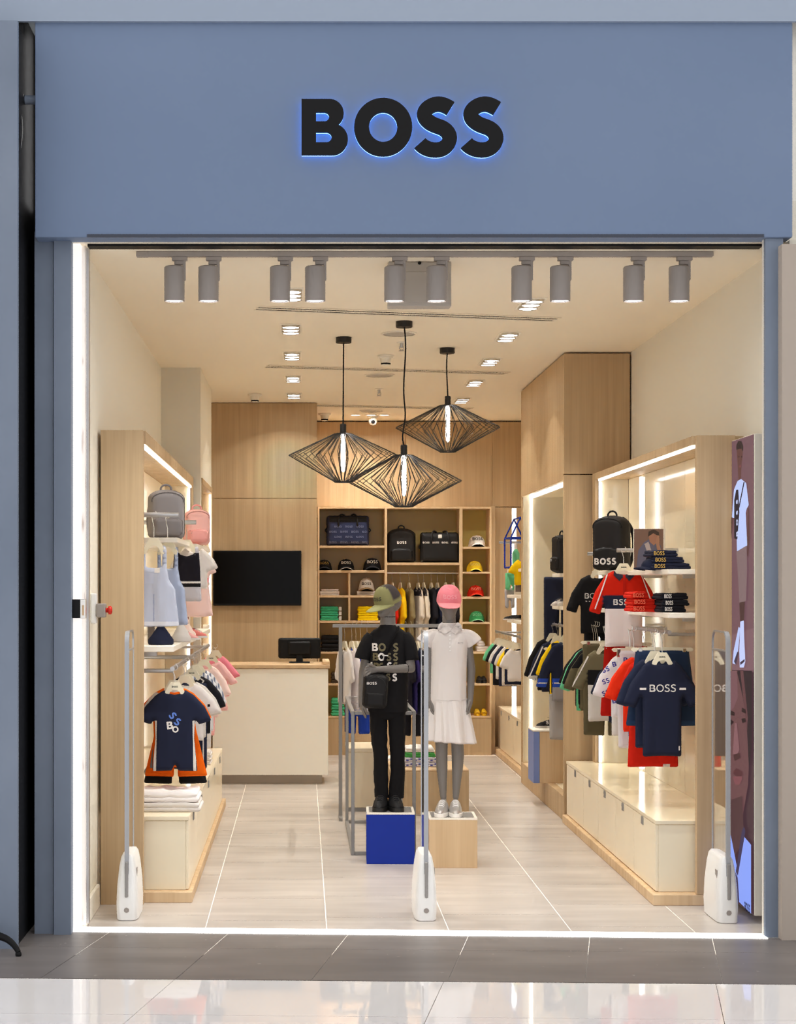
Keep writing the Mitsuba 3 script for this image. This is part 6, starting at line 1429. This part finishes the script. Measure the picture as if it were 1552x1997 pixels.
LX = 2.268
lbx = thing('light_box', 'tall glowing light box with two pictures of a boy at the right jamb', 'light box')
def uv2(px, py): 
    d = LX * 2800 / (px - 590); return (Y(d), Z(py, d))
ya, yb2, za, zb2 = Y(7.215), Y(7.592), .034, 2.46
part(lbx, 'frame', box(LX + .0015, LX + .045, ya, yb2, za, zb2, .003), 'shelf_white')
part(lbx, 'bracket', box(LX + .0455, XR - .0005, ya + .1, ya + .2, 1.2, 1.3), 'rack_metal')
class Poster:
    def __init__(s): s.v, s.f, s.c, s.n, s.k = [], [], [], 0, 0
    def add(s, g, col):
        for q in geoms(g):
            v, f = tri2d(q)
            P3 = np.stack([np.full(len(v), LX - .0004 * s.k), v[:, 0], v[:, 1]], 1)
            nrm = np.cross(P3[f[0][1]] - P3[f[0][0]], P3[f[0][2]] - P3[f[0][0]])
            if nrm[0] > 0: f = f[:, ::-1]
            s.v.append(P3); s.f.append(f + s.n); s.c.append(np.tile(col, (len(v), 1))); s.n += len(v)
        s.k += 1
    def poly(s, pts, col, sm=.004):
        g = sg.Polygon([uv2(*p) for p in pts]).buffer(0)
        if sm and g.area > .004: sm = .014
        s.add(g.buffer(-sm * .6).buffer(sm * 1.2).buffer(-sm * .6).intersection(sg.box(ya + .004, za + .004, yb2 - .004, zb2 - .004)), C(*col))
po_ = Poster()
zm = Z(1307, 7.4)
po_.add(sg.box(ya + .004, zm, yb2 - .004, zb2 - .004), C(112, 80, 88)); po_.k -= 1
po_.add(sg.box(ya + .004, za + .004, yb2 - .004, zm), C(74, 52, 58))
P_ = po_.poly
P_([(1420, 1240), (1470, 1225), (1470, 1307), (1420, 1307)], (124, 92, 100))
P_([(1437, 885), (1436, 870), (1440, 862), (1446, 862), (1449, 872), (1448, 890), (1446, 905), (1445, 935), (1440, 938), (1439, 915)], (96, 62, 58))
P_([(1436, 878), (1436, 868), (1440, 860), (1446, 860), (1449.5, 870), (1449, 882), (1446, 875), (1440, 876)], (46, 34, 36))
P_([(1439, 891), (1442, 889), (1442, 892)], (40, 26, 28), .0); P_([(1445, 890), (1448, 889), (1447, 893)], (40, 26, 28), .0); P_([(1441, 909), (1446, 907), (1445, 912)], (128, 70, 72), .0)
P_([(1428, 1010), (1432, 955), (1439, 938), (1446, 934), (1456, 942), (1461, 985), (1457, 992), (1455, 1000), (1458, 1064), (1438, 1078), (1437, 1030), (1433, 1010)], (188, 204, 250))
P_([(1426, 1008), (1431, 1010), (1427, 1050), (1424, 1050)], (84, 54, 52)); P_([(1459, 990), (1461.5, 990), (1463, 1050), (1460, 1090), (1458, 1080)], (84, 54, 52))
P_([(1433, 975), (1437, 955), (1441, 955), (1443, 1000), (1439, 1052), (1433, 1050)], (24, 20, 40))
for i, ch in enumerate('BOSS'):
    y0_, z0_ = uv2(1440.5, 1046 - 21 * i); gl, _w = letter(ch); gl = affinity.scale(gl, .032, .035, origin=(0, 0)); gl = affinity.scale(gl, -1, 1, origin=(0, 0))
    po_.add(affinity.translate(affinity.rotate(gl, -90, origin=(0, 0)), y0_ , z0_), C(200, 210, 250))
P_([(1452, 940), (1454, 940), (1444, 990), (1442, 990)], (30, 26, 50), .0)
P_([(1438, 1076), (1458, 1064), (1459, 1110), (1457, 1172), (1444, 1176), (1441, 1120)], (126, 104, 106))
P_([(1444, 1175), (1455, 1173), (1453, 1215), (1446, 1218)], (70, 46, 46))
P_([(1446, 1212), (1453, 1210), (1454, 1250), (1456, 1290), (1453, 1302), (1445, 1302), (1444, 1270)], (196, 208, 250))
P_([(1443, 1222), (1446, 1225), (1442, 1270), (1438, 1296), (1431, 1294), (1433, 1270)], (186, 200, 248))
P_([(1434, 1290), (1441, 1270), (1443, 1274), (1438, 1297)], (60, 50, 70)); P_([(1446, 1292), (1455, 1285), (1455, 1290), (1447, 1297)], (60, 50, 70))
# the lower picture: a large face
P_([(1421, 1308), (1447, 1308), (1458, 1400), (1464, 1470), (1462, 1530), (1450, 1600), (1440, 1630), (1430, 1600), (1422, 1570)], (104, 70, 73))
P_([(1421, 1308), (1440, 1308), (1442, 1360), (1434, 1380), (1421, 1395)], (118, 82, 88))
P_([(1440, 1308), (1472, 1308), (1472, 1440), (1464, 1500), (1460, 1420), (1452, 1360)], (42, 30, 38))
P_([(1447, 1308), (1453, 1308), (1462, 1400), (1460, 1430)], (96, 62, 66), .0)
P_([(1421, 1392), (1427, 1385), (1436, 1389), (1436, 1396), (1427, 1394)], (44, 28, 32)); P_([(1422, 1406), (1428, 1402), (1435, 1408), (1428, 1416)], (36, 22, 28)); P_([(1451, 1380), (1458, 1384), (1459, 1392), (1450, 1388)], (44, 28, 32)); P_([(1450, 1402), (1457, 1400), (1459, 1408), (1452, 1410)], (36, 22, 28))
P_([(1437, 1410), (1441, 1410), (1446, 1462), (1441, 1474), (1433, 1470)], (132, 92, 97)); P_([(1434, 1472), (1447, 1468), (1449, 1478), (1437, 1484)], (70, 42, 46))
P_([(1432, 1508), (1440, 1498), (1451, 1504), (1454, 1512), (1444, 1516)], (84, 46, 52)); P_([(1433, 1514), (1454, 1514), (1447, 1530), (1438, 1530)], (124, 74, 80))
P_([(1430, 1560), (1452, 1552), (1456, 1640), (1430, 1680)], (78, 52, 56))
P_([(1422, 1610), (1430, 1628), (1442, 1690), (1455, 1630), (1472, 1650), (1472, 1784), (1437, 1750), (1424, 1735)], (140, 164, 248))
P_([(1452, 1620), (1456, 1612), (1459, 1620), (1444, 1708), (1440, 1700)], (60, 52, 84)); P_([(1422, 1666), (1426, 1668), (1444, 1712), (1447, 1760), (1442, 1757), (1440, 1718)], (60, 52, 84))
y0_, z0_ = uv2(1457.5, 1775)
po_.add(affinity.translate(affinity.scale(word('BOSS', .045, center=False), -.62, 1, origin=(0, 0)), y0_, z0_), C(24, 22, 40))
pv, pfa, pcol = np.vstack(po_.v), np.vstack(po_.f), np.vstack(po_.c)
k_ = free(lbx + '__picture'); scene[k_] = ply(tm(pv, pfa), 'black', smooth=False, color=pcol, emitter={'type': 'area', 'radiance': {'type': 'mesh_attribute', 'name': 'vertex_color'}, 'sampling_weight': .8})
labels[k_] = {'label': 'glowing printed pictures: a boy standing above, a large face below'}

# intercom and emergency stop by the left jamb
ic = thing('door_control', 'black control box with a metal plate on the white strip at the left jamb', 'control box'); dj = 7.02
part(ic, 'housing', box(X(139, dj), X(159, dj), Y(dj) - .02, Y(dj) + .009, Z(1205, dj), Z(1169, dj), .004), 'black')
part(ic, 'plate', box(X(157, dj), X(168, dj), Y(dj) - .022, Y(dj) + .01, Z(1206, dj), Z(1168, dj), .002), 'chrome')
part(ic, 'slot', box(X(161, dj), X(165, dj), Y(dj) - .0235, Y(dj) - .0222, Z(1200, dj), Z(1180, dj)), 'pale_wood', label='narrow slot')
es = thing('emergency_stop', 'emergency stop box with a red push button on the left wall by the entrance', 'switch'); de = 7.4
xw = XL + .0005
part(es, 'cover', box(xw, xw + .03, Y(de) - .03, Y(de) + .03, Z(1216, de), Z(1157, de), .006), 'white_plastic')
part(es, 'housing', box(xw + .0305, xw + .075, Y(de) - .04, Y(de) + .04, Z(1204, de), Z(1177, de), .004), 'lamp_gray')
part(es, 'button', lathe([(.012, 0), (.012, .012), (.021, .014), (.022, .026), (.016, .032), (.001, .033)], (0, 0, 0), 20, caps=False).apply_transform(trimesh.transformations.rotation_matrix(math.pi / 2, [0, 1, 0])).apply_translation([xw + .0755, Y(de), Z(1190, de)]), 'painted', True, C(206, 40, 26), label='red push button')
